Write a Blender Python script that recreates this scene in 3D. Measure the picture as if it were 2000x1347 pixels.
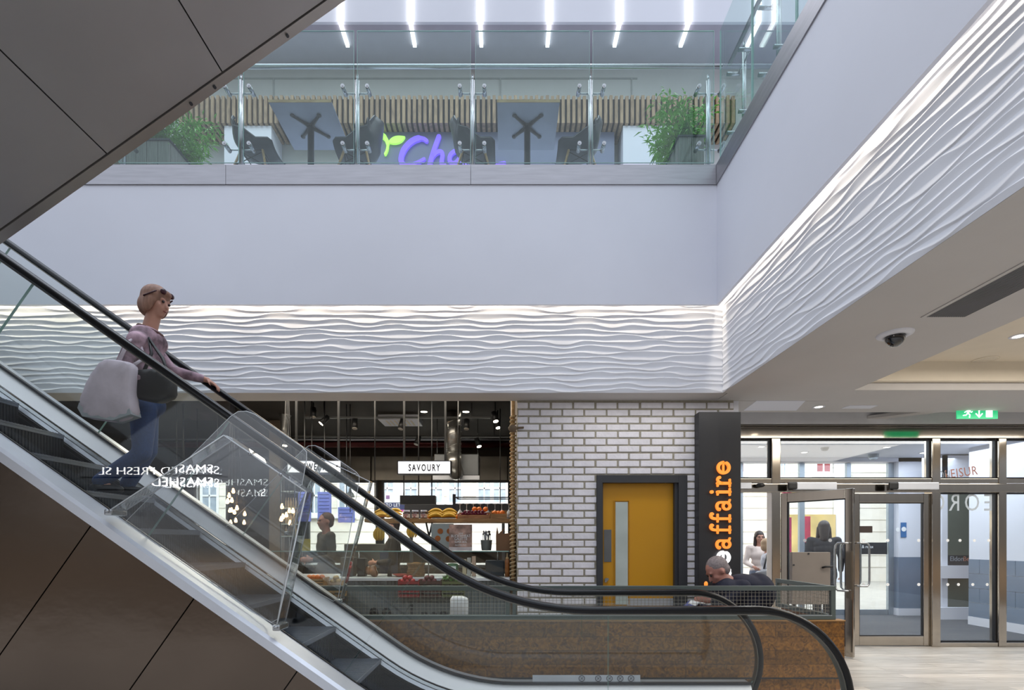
import bpy, bmesh, math, random
from mathutils import Vector, Matrix, Euler
for o in list(bpy.data.objects): bpy.data.objects.remove(o)
PI = math.pi
S = bpy.context.scene
COL = S.collection
# ---------------------------------------------------------------- camera, world, light, exposure
FPX, VX, VY, CH = 990.0, 988.0, 1057.0, 1.42      # focal length in pixels, principal point, camera height
cd = bpy.data.cameras.new('camera'); cam = bpy.data.objects.new('camera', cd); COL.objects.link(cam)
cam.location = (0, 0, CH); cam.rotation_euler = (PI/2, 0, 0)
cd.sensor_width = 36; cd.lens = FPX*36/2000; cd.shift_x = (1000-VX)/2000; cd.shift_y = (VY-673.5)/2000
cd.clip_start = 0.05; cd.clip_end = 200
S.camera = cam
S.view_settings.view_transform = 'Standard'; S.view_settings.look = 'None'
S.view_settings.exposure = 0.5; S.view_settings.gamma = 1; S.view_settings.use_curve_mapping = False
S.cycles.max_bounces = 8; S.cycles.transparent_max_bounces = 40; S.cycles.diffuse_bounces = 3
S.cycles.glossy_bounces = 4; S.cycles.transmission_bounces = 4
S.cycles.caustics_reflective = False; S.cycles.caustics_refractive = False
S.cycles.sample_clamp_indirect = 3.0
W = bpy.data.worlds.new('world'); S.world = W; W.use_nodes = True
nt = W.node_tree; nt.nodes.clear()
wo = nt.nodes.new('ShaderNodeOutputWorld'); wb = nt.nodes.new('ShaderNodeBackground')
wc = nt.nodes.new('ShaderNodeTexCoord'); wsx = nt.nodes.new('ShaderNodeSeparateXYZ'); wr = nt.nodes.new('ShaderNodeValToRGB')
nt.links.new(wc.outputs['Generated'], wsx.inputs[0]); wm_ = nt.nodes.new('ShaderNodeMapRange'); nt.links.new(wsx.outputs[2], wm_.inputs[0]); wm_.inputs[1].default_value = -1; nt.links.new(wm_.outputs[0], wr.inputs[0])
e = wr.color_ramp.elements
e[0].position = 0.0; e[0].color = (.80, .77, .74, 1); e[1].position = 1.0; e[1].color = (2.1, 2.3, 2.6, 1)
for p_, c_ in ((.28, (.60, .58, .56, 1)), (.40, (.16, .155, .15, 1)), (.455, (.17, .15, .13, 1)), (.475, (.42, .31, .22, 1)), (.495, (.20, .19, .18, 1)), (.53, (.22, .23, .25, 1)), (.60, (.70, .75, .84, 1)), (.76, (.80, .87, 1.0, 1)), (.88, (1.0, 1.08, 1.2, 1)), (.95, (2.0, 2.15, 2.45, 1))):
    n_ = wr.color_ramp.elements.new(p_); n_.color = c_
nt.links.new(wr.outputs[0], wb.inputs[0]); wb.inputs[1].default_value = 0.80
nt.links.new(wb.outputs[0], wo.inputs[0])
def area(name, loc, rot, sx, sy, power, col=(1, 1, 1), spread=None):
    l = bpy.data.lights.new(name, 'AREA'); l.shape = 'RECTANGLE'; l.size = sx; l.size_y = sy; l.energy = power; l.color = col
    if spread: l.spread = spread
    o = bpy.data.objects.new(name, l); COL.objects.link(o); o.location = loc; o.rotation_euler = rot; return o
# daylight in the street outside, the LED coves, then unseen fill lamps indoors
area('street_daylight', (-1, 12.9, 9.5), (math.radians(50), 0, 0), 26, 5, 3600, (1.0, .98, .95))
area('cove_light_back', (-2.9, 5.398, 4.10), (math.radians(14), 0, 0), 10.4, .025, 40, (1.0, .86, .66))
area('cove_light_side', (2.275, 2.0, 4.10), (0, math.radians(-14), 0), .025, 6.6, 16, (1.0, .90, .74))
area('vestibule_light', (6.0, 8.4, 2.95), (0, 0, 0), 4.5, 2.2, 85, (.85, .92, 1.0))  # unseen area lamp added to whiten the vestibule
area('entrance_light', (5.6, 3.6, 3.22), (0, 0, 0), 3.5, 2.5, 80, (1.0, .93, .83))  # unseen area lamp added to light the entrance bay
area('upper_floor_light', (-1, 6.2, 8.9), (0, 0, 0), 8, 1.6, 48, (.93, .96, 1.0))  # additional unseen lamp, brightens the upper floor
area('shop_light', (-2.6, 7.0, 3.6), (0, 0, 0), 5, 1.2, 115, (1.0, .88, .72))  # unseen lamp panel added to lift the counter area
area('foyer_light', (5.6, 5.75, 3.0), (0, 0, 0), 4.5, .4, 30, (1.0, .95, .88))  # added unseen strip, brightens floor and door frames
area('corridor_light', (1.9, 5.3, 2.98), (0, 0, 0), 2.4, .25, 5, (1, .96, .9))  # unseen fill lamp over the passage by the brick wall

# ---------------------------------------------------------------- helpers
def P(x, y, d): return Vector(((x-VX)/FPX*d, d, CH+(VY-y)/FPX*d))
def PXX(x, d): return (x-VX)/FPX*d
def PH(y, d): return CH+(VY-y)/FPX*d
def lin(c):
    if isinstance(c, str):
        c = c.lstrip('#'); c = [int(c[i:i+2], 16)/255 for i in (0, 2, 4)]
        return tuple((v/12.92 if v <= .04045 else ((v+.055)/1.055)**2.4) for v in c)
    return tuple(c)
MATS = {}
def mat(name, col, rough=.5, metal=0., nscale=6., nvar=.06, bump=0., bscale=40., stretch=(1, 1, 1), emit=None, estr=0., coat=0., spec=None, bstretch=None):
    if name in MATS: return MATS[name]
    m = bpy.data.materials.new(name); m.use_nodes = True; N = m.node_tree.nodes; L = m.node_tree.links
    b = N['Principled BSDF']; c = lin(col)
    tc = N.new('ShaderNodeTexCoord'); mp = N.new('ShaderNodeMapping'); L.new(tc.outputs['Object'], mp.inputs[0])
    mp.inputs['Scale'].default_value = stretch
    no = N.new('ShaderNodeTexNoise'); no.inputs['Scale'].default_value = nscale; no.inputs['Detail'].default_value = 4; L.new(mp.outputs[0], no.inputs[0])
    r = N.new('ShaderNodeValToRGB'); L.new(no.outputs[0], r.inputs[0])
    r.color_ramp.elements[0].position = .3; r.color_ramp.elements[1].position = .7
    r.color_ramp.elements[0].color = (*[max(0, v*(1-nvar)) for v in c], 1); r.color_ramp.elements[1].color = (*[min(1, v*(1+nvar)) for v in c], 1)
    L.new(r.outputs[0], b.inputs['Base Color'])
    b.inputs['Roughness'].default_value = rough; b.inputs['Metallic'].default_value = metal
    if spec is not None: b.inputs['Specular IOR Level'].default_value = spec
    if coat: b.inputs['Coat Weight'].default_value = coat; b.inputs['Coat Roughness'].default_value = .08
    if emit is not None:
        b.inputs['Emission Color'].default_value = (*lin(emit), 1); b.inputs['Emission Strength'].default_value = estr
    if bump:
        mp2 = N.new('ShaderNodeMapping'); L.new(tc.outputs['Object'], mp2.inputs[0]); mp2.inputs['Scale'].default_value = bstretch or stretch
        n2 = N.new('ShaderNodeTexNoise'); n2.inputs['Scale'].default_value = bscale; n2.inputs['Detail'].default_value = 5; L.new(mp2.outputs[0], n2.inputs[0])
        bp = N.new('ShaderNodeBump'); bp.inputs['Strength'].default_value = bump; bp.inputs['Distance'].default_value = .01
        L.new(n2.outputs[0], bp.inputs['Height']); L.new(bp.outputs[0], b.inputs['Normal'])
    MATS[name] = m; return m
def glass(name, tint=(.93, .97, .96), ior=1.5, mult=1.0):
    if name in MATS: return MATS[name]
    m = bpy.data.materials.new(name); m.use_nodes = True; N = m.node_tree.nodes; L = m.node_tree.links; N.clear()
    out = N.new('ShaderNodeOutputMaterial'); mix = N.new('ShaderNodeMixShader'); t = N.new('ShaderNodeBsdfTransparent'); g = N.new('ShaderNodeBsdfGlossy')
    t.inputs[0].default_value = (*tint, 1); g.inputs['Roughness'].default_value = .0; g.inputs[0].default_value = (1, 1, 1, 1)
    ge = N.new('ShaderNodeNewGeometry'); mi = N.new('ShaderNodeMix'); mi.data_type = 'FLOAT'
    mi.inputs[2].default_value = ior; mi.inputs[3].default_value = 1/ior; L.new(ge.outputs['Backfacing'], mi.inputs[0])
    fr = N.new('ShaderNodeFresnel'); L.new(mi.outputs[0], fr.inputs['IOR'])
    mu = N.new('ShaderNodeMath'); mu.operation = 'MULTIPLY'; mu.inputs[1].default_value = mult; L.new(fr.outputs[0], mu.inputs[0])
    L.new(mu.outputs[0], mix.inputs[0]); L.new(t.outputs[0], mix.inputs[1]); L.new(g.outputs[0], mix.inputs[2]); L.new(mix.outputs[0], out.inputs[0])
    MATS[name] = m; return m
def emitter(name, col, s):
    return mat(name, col, .4, 0, emit=col, estr=s)
class MB:
    def __init__(s): s.v = []; s.f = []; s.m = []; s.sm = []
    def add(s, vs, fs, mi=0, smooth=False):
        b = len(s.v); s.v.extend([tuple(v) for v in vs])
        for f in fs: s.f.append(tuple(b+i for i in f)); s.m.append(mi); s.sm.append(smooth)
        return s
    def box(s, x0, x1, y0, y1, z0, z1, mi=0):
        vs = [(x, y, z) for x in (x0, x1) for y in (y0, y1) for z in (z0, z1)]
        return s.add(vs, [(0, 1, 3, 2), (4, 6, 7, 5), (0, 4, 5, 1), (2, 3, 7, 6), (0, 2, 6, 4), (1, 5, 7, 3)], mi)
    def bbox(s, x0, x1, y0, y1, z0, z1, b=.01, mi=0):
        """box with chamfered edges, front (y0) face inset by the chamfer"""
        bm = bmesh.new(); bmesh.ops.create_cube(bm, size=1)
        for v in bm.verts: v.co = Vector((x0+(v.co.x+.5)*(x1-x0), y0+(v.co.y+.5)*(y1-y0), z0+(v.co.z+.5)*(z1-z0)))
        bmesh.ops.bevel(bm, geom=bm.edges[:], offset=b, segments=2, affect='EDGES', profile=.6)
        bm.verts.index_update(); s.add([v.co for v in bm.verts], [[v.index for v in f.verts] for f in bm.faces], mi); bm.free(); return s
    def bar(s, p0, p1, w, h, up=(0, 0, 1), mi=0):
        p0 = Vector(p0); p1 = Vector(p1); d = (p1-p0).normalized(); u = Vector(up); a = d.cross(u)
        if a.length < 1e-4: a = d.cross(Vector((0, 1, 0)))
        a.normalize(); u = a.cross(d).normalized(); a *= w/2; u *= h/2
        vs = [q+i*a+j*u for q in (p0, p1) for i, j in ((-1, -1), (1, -1), (1, 1), (-1, 1))]
        return s.add(vs, [(0, 1, 2, 3), (7, 6, 5, 4), (0, 4, 5, 1), (1, 5, 6, 2), (2, 6, 7, 3), (3, 7, 4, 0)], mi)
    def tube(s, pts, r, n=12, mi=0, closed=False, cap=True):
        pts = [Vector(p) for p in pts]; rs = r if isinstance(r, (list, tuple)) else [r]*len(pts)
        m = len(pts); vs = []; prev = None
        for i, p in enumerate(pts):
            if closed: d = pts[(i+1) % m]-pts[i-1]
            else: d = pts[min(i+1, m-1)]-pts[max(i-1, 0)]
            if d.length < 1e-9: d = Vector((0, 0, 1))
            d.normalize()
            if prev is None:
                a = d.cross(Vector((0, 0, 1)));
                if a.length < 1e-3: a = d.cross(Vector((1, 0, 0)))
            else: a = prev-d*prev.dot(d)
            a.normalize(); prev = a; b = d.cross(a)
            for k in range(n):
                t = 2*PI*k/n; vs.append(p+(a*math.cos(t)+b*math.sin(t))*rs[i])
        fs = []
        for i in range(m if closed else m-1):
            j = (i+1) % m
            for k in range(n): l = (k+1) % n; fs.append((i*n+k, i*n+l, j*n+l, j*n+k))
        s.add(vs, fs, mi, True)
        if cap and not closed:
            b0 = len(s.v)-len(vs); s.f.append(tuple(b0+k for k in reversed(range(n)))); s.f.append(tuple(b0+(m-1)*n+k for k in range(n)))
            s.m += [mi, mi]; s.sm += [False, False]
        return s
    def cyl(s, p0, p1, r0, r1=None, n=16, mi=0): return s.tube([p0, p1], [r0, r0 if r1 is None else r1], n, mi)
    def prism(s, poly, y0, y1, mi=0, axis='y'):
        """poly of (x,z) extruded along y (or (y,z) along x, or (x,y) along z)"""
        n = len(poly)
        f = {'y': lambda a, b, t: (a, t, b), 'x': lambda a, b, t: (t, a, b), 'z': lambda a, b, t: (a, b, t)}[axis]
        vs = [f(a, b, y0) for a, b in poly]+[f(a, b, y1) for a, b in poly]
        fs = [tuple(range(n)), tuple(reversed(range(n, 2*n)))]+[(i, i+n, (i+1) % n+n, (i+1) % n) for i in range(n)]
        return s.add(vs, fs, mi)
    def ell(s, c, r, rot=None, nu=14, nv=9, mi=0):
        c = Vector(c); r = (r, r, r) if isinstance(r, (int, float)) else r; M = (rot or Matrix.Identity(3))
        vs = [c+M @ Vector((0, 0, -r[2]))]
        for j in range(1, nv):
            ph = -PI/2+PI*j/nv
            for i in range(nu):
                t = 2*PI*i/nu; vs.append(c+M @ Vector((r[0]*math.cos(ph)*math.cos(t), r[1]*math.cos(ph)*math.sin(t), r[2]*math.sin(ph))))
        vs.append(c+M @ Vector((0, 0, r[2]))); fs = []
        for i in range(nu): k = (i+1) % nu; fs.append((0, 1+k, 1+i)); fs.append((len(vs)-1, 1+(nv-2)*nu+i, 1+(nv-2)*nu+k))
        for j in range(nv-2):
            for i in range(nu): k = (i+1) % nu; a = 1+j*nu; fs.append((a+i, a+k, a+nu+k, a+nu+i))
        return s.add(vs, fs, mi, True)
    def cap(s, p0, p1, r0, r1=None, mi=0):
        r1 = r0 if r1 is None else r1; s.tube([p0, p1], [r0, r1], 14, mi); s.ell(p0, r0, mi=mi); s.ell(p1, r1, mi=mi); return s
    def lathe(s, c, prof, n=20, mi=0):
        c = Vector(c); vs = [c+Vector((r*math.cos(2*PI*k/n), r*math.sin(2*PI*k/n), z)) for r, z in prof for k in range(n)]
        fs = [(i*n+k, i*n+(k+1) % n, (i+1)*n+(k+1) % n, (i+1)*n+k) for i in range(len(prof)-1) for k in range(n)]
        return s.add(vs, fs, mi, True)
    def xf(s, M, start=0):
        for i in range(start, len(s.v)): s.v[i] = tuple(M @ Vector(s.v[i]))
        return s
    def text(s, st, M, size=.1, ext=.004, sx=1., mi=0, align='LEFT', off=0., sp=1.):
        cu = bpy.data.curves.new('t', 'FONT'); cu.body = st; cu.size = size; cu.extrude = ext; cu.align_x = align; cu.offset = off; cu.resolution_u = 3; cu.space_character = sp
        ob = bpy.data.objects.new('t', cu); COL.objects.link(ob); dg = bpy.context.evaluated_depsgraph_get(); dg.update()
        me = bpy.data.meshes.new_from_object(ob.evaluated_get(dg)); Sx = Matrix.Diagonal((sx, 1, 1, 1))
        s.add([M @ Sx @ v.co for v in me.vertices], [tuple(p.vertices) for p in me.polygons], mi)
        bpy.data.objects.remove(ob); bpy.data.meshes.remove(me); bpy.data.curves.remove(cu); return s
def textM(x, y, z, rot=0.): # text plane facing the camera (-Y), optionally turned in its plane
    return Matrix.Translation((x, y, z)) @ Matrix(((1, 0, 0, 0), (0, 0, -1, 0), (0, 1, 0, 0), (0, 0, 0, 1))) @ Matrix.Rotation(rot, 4, 'Z')
OFF = {}
def fin(o, parent):
    if parent is not None:
        o.parent = parent
        if parent.name in OFF: o.matrix_parent_inverse = Matrix.Translation(-OFF[parent.name])
    return o
def obj(name, mb, mats, parent=None, **kw):
    me = bpy.data.meshes.new(name); me.from_pydata(mb.v, [], mb.f)
    for m in (mats if isinstance(mats, (list, tuple)) else [mats]): me.materials.append(m)
    me.polygons.foreach_set('material_index', mb.m); me.polygons.foreach_set('use_smooth', mb.sm); me.update()
    o = bpy.data.objects.new(name, me); COL.objects.link(o); fin(o, parent)
    for k, v in kw.items(): o[k] = v
    return o
def thing(name, loc, label, cat, group=None):
    o = bpy.data.objects.new(name, None); COL.objects.link(o); o.location = loc; OFF[o.name] = Vector(loc)
    o.empty_display_size = .1; tag(o, label, cat, group); return o
def tag(o, label, cat, group=None, kind=None):
    o['label'] = label; o['category'] = cat
    if group: o['group'] = group
    if kind: o['kind'] = kind
    return o
def struct(name, mb, mats, parent=None):
    o = obj(name, mb, mats, parent)
    if parent is None: o['kind'] = 'structure'
    return o
KIDS = {}
def kids(o): return [c for c in bpy.data.objects if c.parent == o]
def dup(root, loc, rz=None, label=None, scale=None, rot=None):
    def cp(o, par):
        c = o.copy(); COL.objects.link(c)
        if par is not None: c.parent = par; c.matrix_parent_inverse = o.matrix_parent_inverse.copy()
        for k in kids(o): cp(k, c)
        return c
    r = cp(root, None); r.location = loc
    if rz is not None: r.rotation_euler = (0, 0, rz)
    if rot is not None: r.rotation_euler = rot
    if scale is not None: r.scale = (scale,)*3
    if label: r['label'] = label
    return r
def blob(name, mb, mats, parent, voxel=.014, smooth=4, clip=None):
    """closed pieces fused into one continuous skin"""
    o = obj(name, mb, mats, parent)
    r = o.modifiers.new('r', 'REMESH'); r.mode = 'VOXEL'; r.voxel_size = voxel; r.use_smooth_shade = True
    s = o.modifiers.new('s', 'SMOOTH'); s.factor = .5; s.iterations = smooth
    return o
def stroke(mb, pts, w, y0, y1, mi=0, n=8):
    """a flat pen stroke in the x-z plane with round ends, from y0 (front) to y1"""
    pts = [Vector((p[0], p[1])) for p in pts]; ws = w if isinstance(w, (list, tuple)) else [w]*len(pts)
    for i in range(len(pts)-1):
        a, b = pts[i], pts[i+1]; d = b-a
        if d.length < 1e-6: continue
        t = math.atan2(d.y, d.x); poly = []
        for k in range(n+1): u = t+PI/2+PI*k/n; poly.append((a.x+math.cos(u)*ws[i]/2, a.y+math.sin(u)*ws[i]/2))
        for k in range(n+1): u = t-PI/2+PI*k/n; poly.append((b.x+math.cos(u)*ws[i+1]/2, b.y+math.sin(u)*ws[i+1]/2))
        mb.prism(poly, y0-.0002*i, y1, mi)
    return mb
def bez(p0, p1, p2, p3, n=10):
    return [tuple((1-t)**3*a+3*(1-t)**2*t*b+3*(1-t)*t*t*c+t**3*d for a, b, c, d in zip(p0, p1, p2, p3)) for t in [i/n for i in range(n+1)]]
def arcp(cx, cy, r, a0, a1, n=14, ry=None):
    return [(cx+r*math.cos(math.radians(a0+(a1-a0)*i/n)), cy+(ry or r)*math.sin(math.radians(a0+(a1-a0)*i/n))) for i in range(n+1)]

# ---------------------------------------------------------------- materials
M_white = mat('white_plaster', '#e2e4ee', .55, nscale=1.2, nvar=.02)
M_soffit = mat('soffit_paint', '#c8c5c4', .7, nscale=2, nvar=.02)
M_wave = mat('wave_plaster', '#e9ebf2', .6, nscale=3, nvar=.02)
M_cream = mat('cream_paint', '#e6dccb', .7, nvar=.02)
M_band = mat('brushed_steel_band', '#a9a8ad', .38, .85, nscale=3, nvar=.08, stretch=(1, 1, 12), bump=.06, bscale=60)
M_steel = mat('stainless_steel', '#aeb1b4', .24, 1., nscale=5, nvar=.05)
M_satin = mat('satin_aluminium', '#d3d7df', .38, .5, nscale=4, nvar=.04, bump=.02, bscale=120, stretch=(1, 1, 1))
M_deckw = mat('pale_deck_metal', '#fbfcff', .5, .0, nscale=2, nvar=.03)  # white colour stands in for skylight mirrored along the far deck
M_frame = mat('polished_door_steel', '#b0a79b', .11, 1., nscale=4, nvar=.04, stretch=(4, 4, .6), bump=.03, bscale=2)
M_bronze = mat('bronze_cladding', '#695d53', .22, .9, nscale=1.5, nvar=.08, bump=1.0, bscale=1.1, bstretch=(1, 1, 1.3))
M_soffmetal = mat('soffit_metal', '#a5a2a2', .42, .6, nscale=1.2, nvar=.07, bump=.12, bscale=1.3)
M_lip = mat('soffit_trim_metal', '#a9a4a0', .36, .8, nscale=2, nvar=.06, bump=.1, bscale=2)
M_black = mat('black_paint', '#17181a', .45, nvar=.05)
M_rubber = mat('handrail_rubber', '#05060a', .25, nvar=.05, spec=.35)
M_guide = mat('handrail_guide_metal', '#77766f', .35, .8, nvar=.05)
M_dark = mat('dark_grey_metal', '#3a3c40', .45, .4, nvar=.06)
M_skirt = mat('escalator_skirt', '#3b3e44', .3, .6, nscale=3, nvar=.1)
M_tread = mat('step_aluminium', '#7c828c', .4, .8, nscale=30, nvar=.12, stretch=(1, 14, 1))
M_riser = mat('step_riser', '#2c2f34', .45, .5, nscale=30, nvar=.15, stretch=(1, 14, 1))
M_glass = glass('clear_glass', (.962, .979, .972), mult=.62)
M_gglass = glass('balustrade_glass', (.86, .93, .92), mult=.85)
M_gedge = mat('glass_edge', '#9fc4bd', .15, nvar=.1, spec=.8)
M_acryl = glass('clear_acrylic', (.955, .96, .965), mult=1.6)
M_acryledge = mat('acrylic_edge', '#d9dee2', .15, nvar=.05, spec=.8)
M_winglass = glass('window_glass', (.94, .965, .975), mult=1.)
M_led = emitter('led_strip', '#ffffff', 2.2)
def wood(name, c0, c1, scale=(.6, 6, 9), rough=.45):
    if name in MATS: return MATS[name]
    m = mat(name, c0, rough, 0); N = m.node_tree.nodes; L = m.node_tree.links; b = N['Principled BSDF']
    tc = [n for n in N if n.type == 'TEX_COORD'][0]
    mp = N.new('ShaderNodeMapping'); mp.inputs['Scale'].default_value = scale; L.new(tc.outputs['Object'], mp.inputs[0])
    no = N.new('ShaderNodeTexNoise'); no.inputs['Scale'].default_value = 1.6; no.inputs['Detail'].default_value = 7; no.inputs['Distortion'].default_value = 1.6
    L.new(mp.outputs[0], no.inputs[0]); r = N.new('ShaderNodeValToRGB'); L.new(no.outputs[0], r.inputs[0])
    r.color_ramp.elements[0].position = .32; r.color_ramp.elements[0].color = (*lin(c0), 1)
    r.color_ramp.elements[1].position = .68; r.color_ramp.elements[1].color = (*lin(c1), 1)
    L.new(r.outputs[0], b.inputs['Base Color']); return m
def planks(name, c0, c1, gap, w, l, axis='x', rough=.4, mortar=.004):
    """boards laid out by a brick texture over wood grain"""
    m = wood(name, c0, c1, (1.2, 14, 14) if axis == 'x' else (14, 1.2, 14), rough); N = m.node_tree.nodes; L = m.node_tree.links; b = N['Principled BSDF']
    tc = [n for n in N if n.type == 'TEX_COORD'][0]; src = b.inputs['Base Color'].links[0].from_socket
    sp = N.new('ShaderNodeSeparateXYZ'); L.new(tc.outputs['Object'], sp.inputs[0]); cb = N.new('ShaderNodeCombineXYZ')
    a, c = {'x': (0, 1), 'z': (0, 2)}[axis if axis in 'xz' else 'x']
    L.new(sp.outputs[a], cb.inputs[0]); L.new(sp.outputs[c], cb.inputs[1])
    br = N.new('ShaderNodeTexBrick'); L.new(cb.outputs[0], br.inputs[0]); br.inputs['Scale'].default_value = 1
    br.inputs['Brick Width'].default_value = l; br.inputs['Row Height'].default_value = w; br.inputs['Mortar Size'].default_value = mortar
    br.inputs['Color1'].default_value = (1, 1, 1, 1); br.inputs['Color2'].default_value = (.70, .72, .74, 1); br.inputs['Mortar'].default_value = (*[gap]*3, 1)
    mx = N.new('ShaderNodeMix'); mx.data_type = 'RGBA'; mx.blend_type = 'MULTIPLY'; mx.inputs[0].default_value = 1
    L.new(src, mx.inputs[6]); L.new(br.outputs[0], mx.inputs[7]); L.new(mx.outputs[2], b.inputs['Base Color']); return m
M_floor = planks('grey_plank_floor', '#b9b1a7', '#ddd7cf', .55, .16, 1.4, 'x', .35)
M_wood = wood('brown_wood', '#4e341c', '#8a6236', (.7, 5, 9), .4)
M_woodside = wood('orange_wood', '#7a4b1e', '#a9702e', (3, .7, 6), .4)
M_oak = wood('pale_oak', '#a98356', '#cfae80', (2, 8, 8), .5)
M_shelf = wood('shelf_wood', '#8a6238', '#bb8f58', (1.2, 6, 10), .5)
# ================================================================ THE SETTING
YF, YW, YB = 5.35, 5.46, 5.755        # fascia, wave panel, brick wall planes
XF, XW, XBE = 2.227, 2.336, 3.685     # side fascia, side wave panel, outer edge of the side beam
HS, HC, HL = 3.02, 3.92, 5.38         # beam soffit, fascia bottom, upper floor level
XL = -8.6
struct('floor', MB().box(XL, 11, -2.5, 6.9, -.12, 0), M_floor)
M_shopfloor = mat('shop_floor_concrete', '#7d7770', .4, nvar=.12)
struct('floor_shop', MB().box(XL, .13, 6.92, 12, -.12, 0).box(.13, 2.6, 6.92, 12, -.12, -.001), M_shopfloor)
# fascia with its folded bottom lip that hides the light cove
struct('wall_fascia_back', MB().box(XL, XF+.03, YF, YF+.03, HC, 5.18), M_white)
struct('wall_fascia_side', MB().box(XF, XF+.03, -2.5, YF, HC, 5.18), M_white)
struct('trim_cove_top', MB().box(XL, XF+.03, YF+.031, 5.56, 4.19, 4.24).box(XF+.031, 2.44, -2.5, 5.56, 4.19, 4.24), M_white)
def bandm(segs, side):
    m = MB()
    for a, b in segs:
        if side: m.box(XF-.012, XF+.03, a+.002, b-.002, 5.181, 5.388)
        else: m.box(a+.002, b-.002, YF-.012, YF+.03, 5.181, 5.388)
    return m
struct('trim_band_back', bandm([(XL, -5.6), (-5.6, -2.95), (-2.95, -.37), (-.37, XF-.012)], False), M_band)
struct('trim_band_side', bandm([(-2.5, .4), (.4, 2.9), (2.9, YF+.03)], True), M_band)
struct('slab_upper_floor', MB().box(XL, 2.226, YF+.04, 8.4, 5.2, HL).box(2.27, 9, -2.5, 8.4, 5.2, HL), M_white)
# carved wave panels: ridges whose crest wanders inside each course
def wave(name, length, height, place, seed, du=.022, pitch=.0575, amp=.0078):
    rnd = random.Random(seed); rows = int(height/pitch)+1; nu = int(length/du)+1
    A = [[(rnd.uniform(2.4, 4.5), rnd.uniform(0, 6.3), .45), (rnd.uniform(6, 10), rnd.uniform(0, 6.3), .55), (rnd.uniform(11, 17), rnd.uniform(0, 6.3), .28)] for _ in range(rows+1)]
    B = [[(rnd.uniform(1.5, 3), rnd.uniform(0, 6.3), .13), (rnd.uniform(5, 9), rnd.uniform(0, 6.3), .12)] for _ in range(rows+2)]
    ns = lambda t, u: sum(a*math.sin(f*u+p) for f, p, a in t)
    vs = []; fr = 7; zmax = height
    for r in range(rows):
        for t in range(fr):
            for i in range(nu+1):
                u = min(i*du, length); c = max(.1, min(.9, .5+.44*ns(A[r], u)))
                b0 = r+(ns(B[r], u) if r else 0); b1 = r+1+ns(B[r+1], u)
                tt = (0, .5*c, c*.9, c, c+.1*(1-c), c+.5*(1-c), c+.9*(1-c))[t]
                hh = (0, .42, .92, 1, .93, .40, .03)[t]
                z = (b0+(b1-b0)*tt)*pitch; vs.append((u, min(z, zmax), hh*amp))
    n = nu+1; fs = [(j*n+i, j*n+i+1, (j+1)*n+i+1, (j+1)*n+i) for j in range(rows*fr-1) for i in range(nu)]
    mb = MB(); mb.add([place(u, z, h) for u, z, h in vs], fs, 0, True); return struct(name, mb, M_wave)
wave('wall_wave_back', XW-XL-.0, 1.17, lambda u, z, h: (XL+u, YW-h, HS+z), 3, .024)
wave('wall_wave_side', YW+2.0, 1.17, lambda u, z, h: (XW-h, YW-u, HS+z), 11, .018)
struct('beam_back', MB().box(XL, XW+.05, YW+.003, YB+.02, HS-.0, 4.185), M_soffit)
struct('beam_side', MB().box(XW+.003, XBE, -2.5, YB+.02-.3, HS, 4.185).box(XW+.06, XBE, YB+.02-.3, YB+.02, HS, 4.185), M_soffit)
# entrance ceiling: coffer, stepped edge, flat soffit, recess above the doors
struct('ceiling_coffer', MB().box(XBE, 11, -2.5, 5.48, 3.30, 3.36), M_cream)
struct('trim_coffer_step', MB().box(XBE+.001, 11, 5.30, 5.36, 3.10, 3.30).box(XBE+.001, 11, 5.361, 5.42, 3.10, 3.13), M_cream)
struct('ceiling_entrance', MB().box(XBE, 11, 5.36, 6.28, HS, 3.095).box(XW+.10, XBE-.001, YB+.03, 6.28, HS, 3.095), M_soffit)
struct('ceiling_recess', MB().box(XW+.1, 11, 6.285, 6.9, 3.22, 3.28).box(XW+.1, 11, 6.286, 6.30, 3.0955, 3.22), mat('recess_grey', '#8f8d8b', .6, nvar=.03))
struct('trim_recess', MB().box(XW+.1, 11, 6.74, 6.78, 2.985, 3.215), mat('glossy_white_panel', '#dfe0e6', .12, nvar=.03))
# skewed strip crossing the recess
struct('trim_recess_strip', MB().prism([(5.35, 6.31), (5.62, 6.31), (5.05, 6.735), (4.80, 6.735)], 3.05, 3.09, axis='z'), M_soffit)
# upper floor room
M_upwall = mat('upper_wall_paint', '#c9ccca', .7, nvar=.02)
struct('wall_upper_back', MB().box(XL, 9, 8.1, 8.3, HL, 8.96), M_upwall)
pm = MB()
for xx in (-7.2, -3.72, -.1, 2.0): pm.box(xx, xx+.02, 8.085, 8.1, 8.17, 8.8)
pm.box(XL, 2.1, 8.085, 8.1, 8.8, 8.82)
struct('trim_upper_wall', pm, mat('trim_grey', '#a9adab', .6))
struct('ceiling_upper', MB().box(XL, 9, 7.4, 8.3, 8.96, 9.1), mat('upper_ceiling_grey', '#b4b1bd', .6, nvar=.03))
struct('wall_bulkhead', MB().box(XL, 9, 7.36, 7.4, 8.96, 10.8), M_white)
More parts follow.
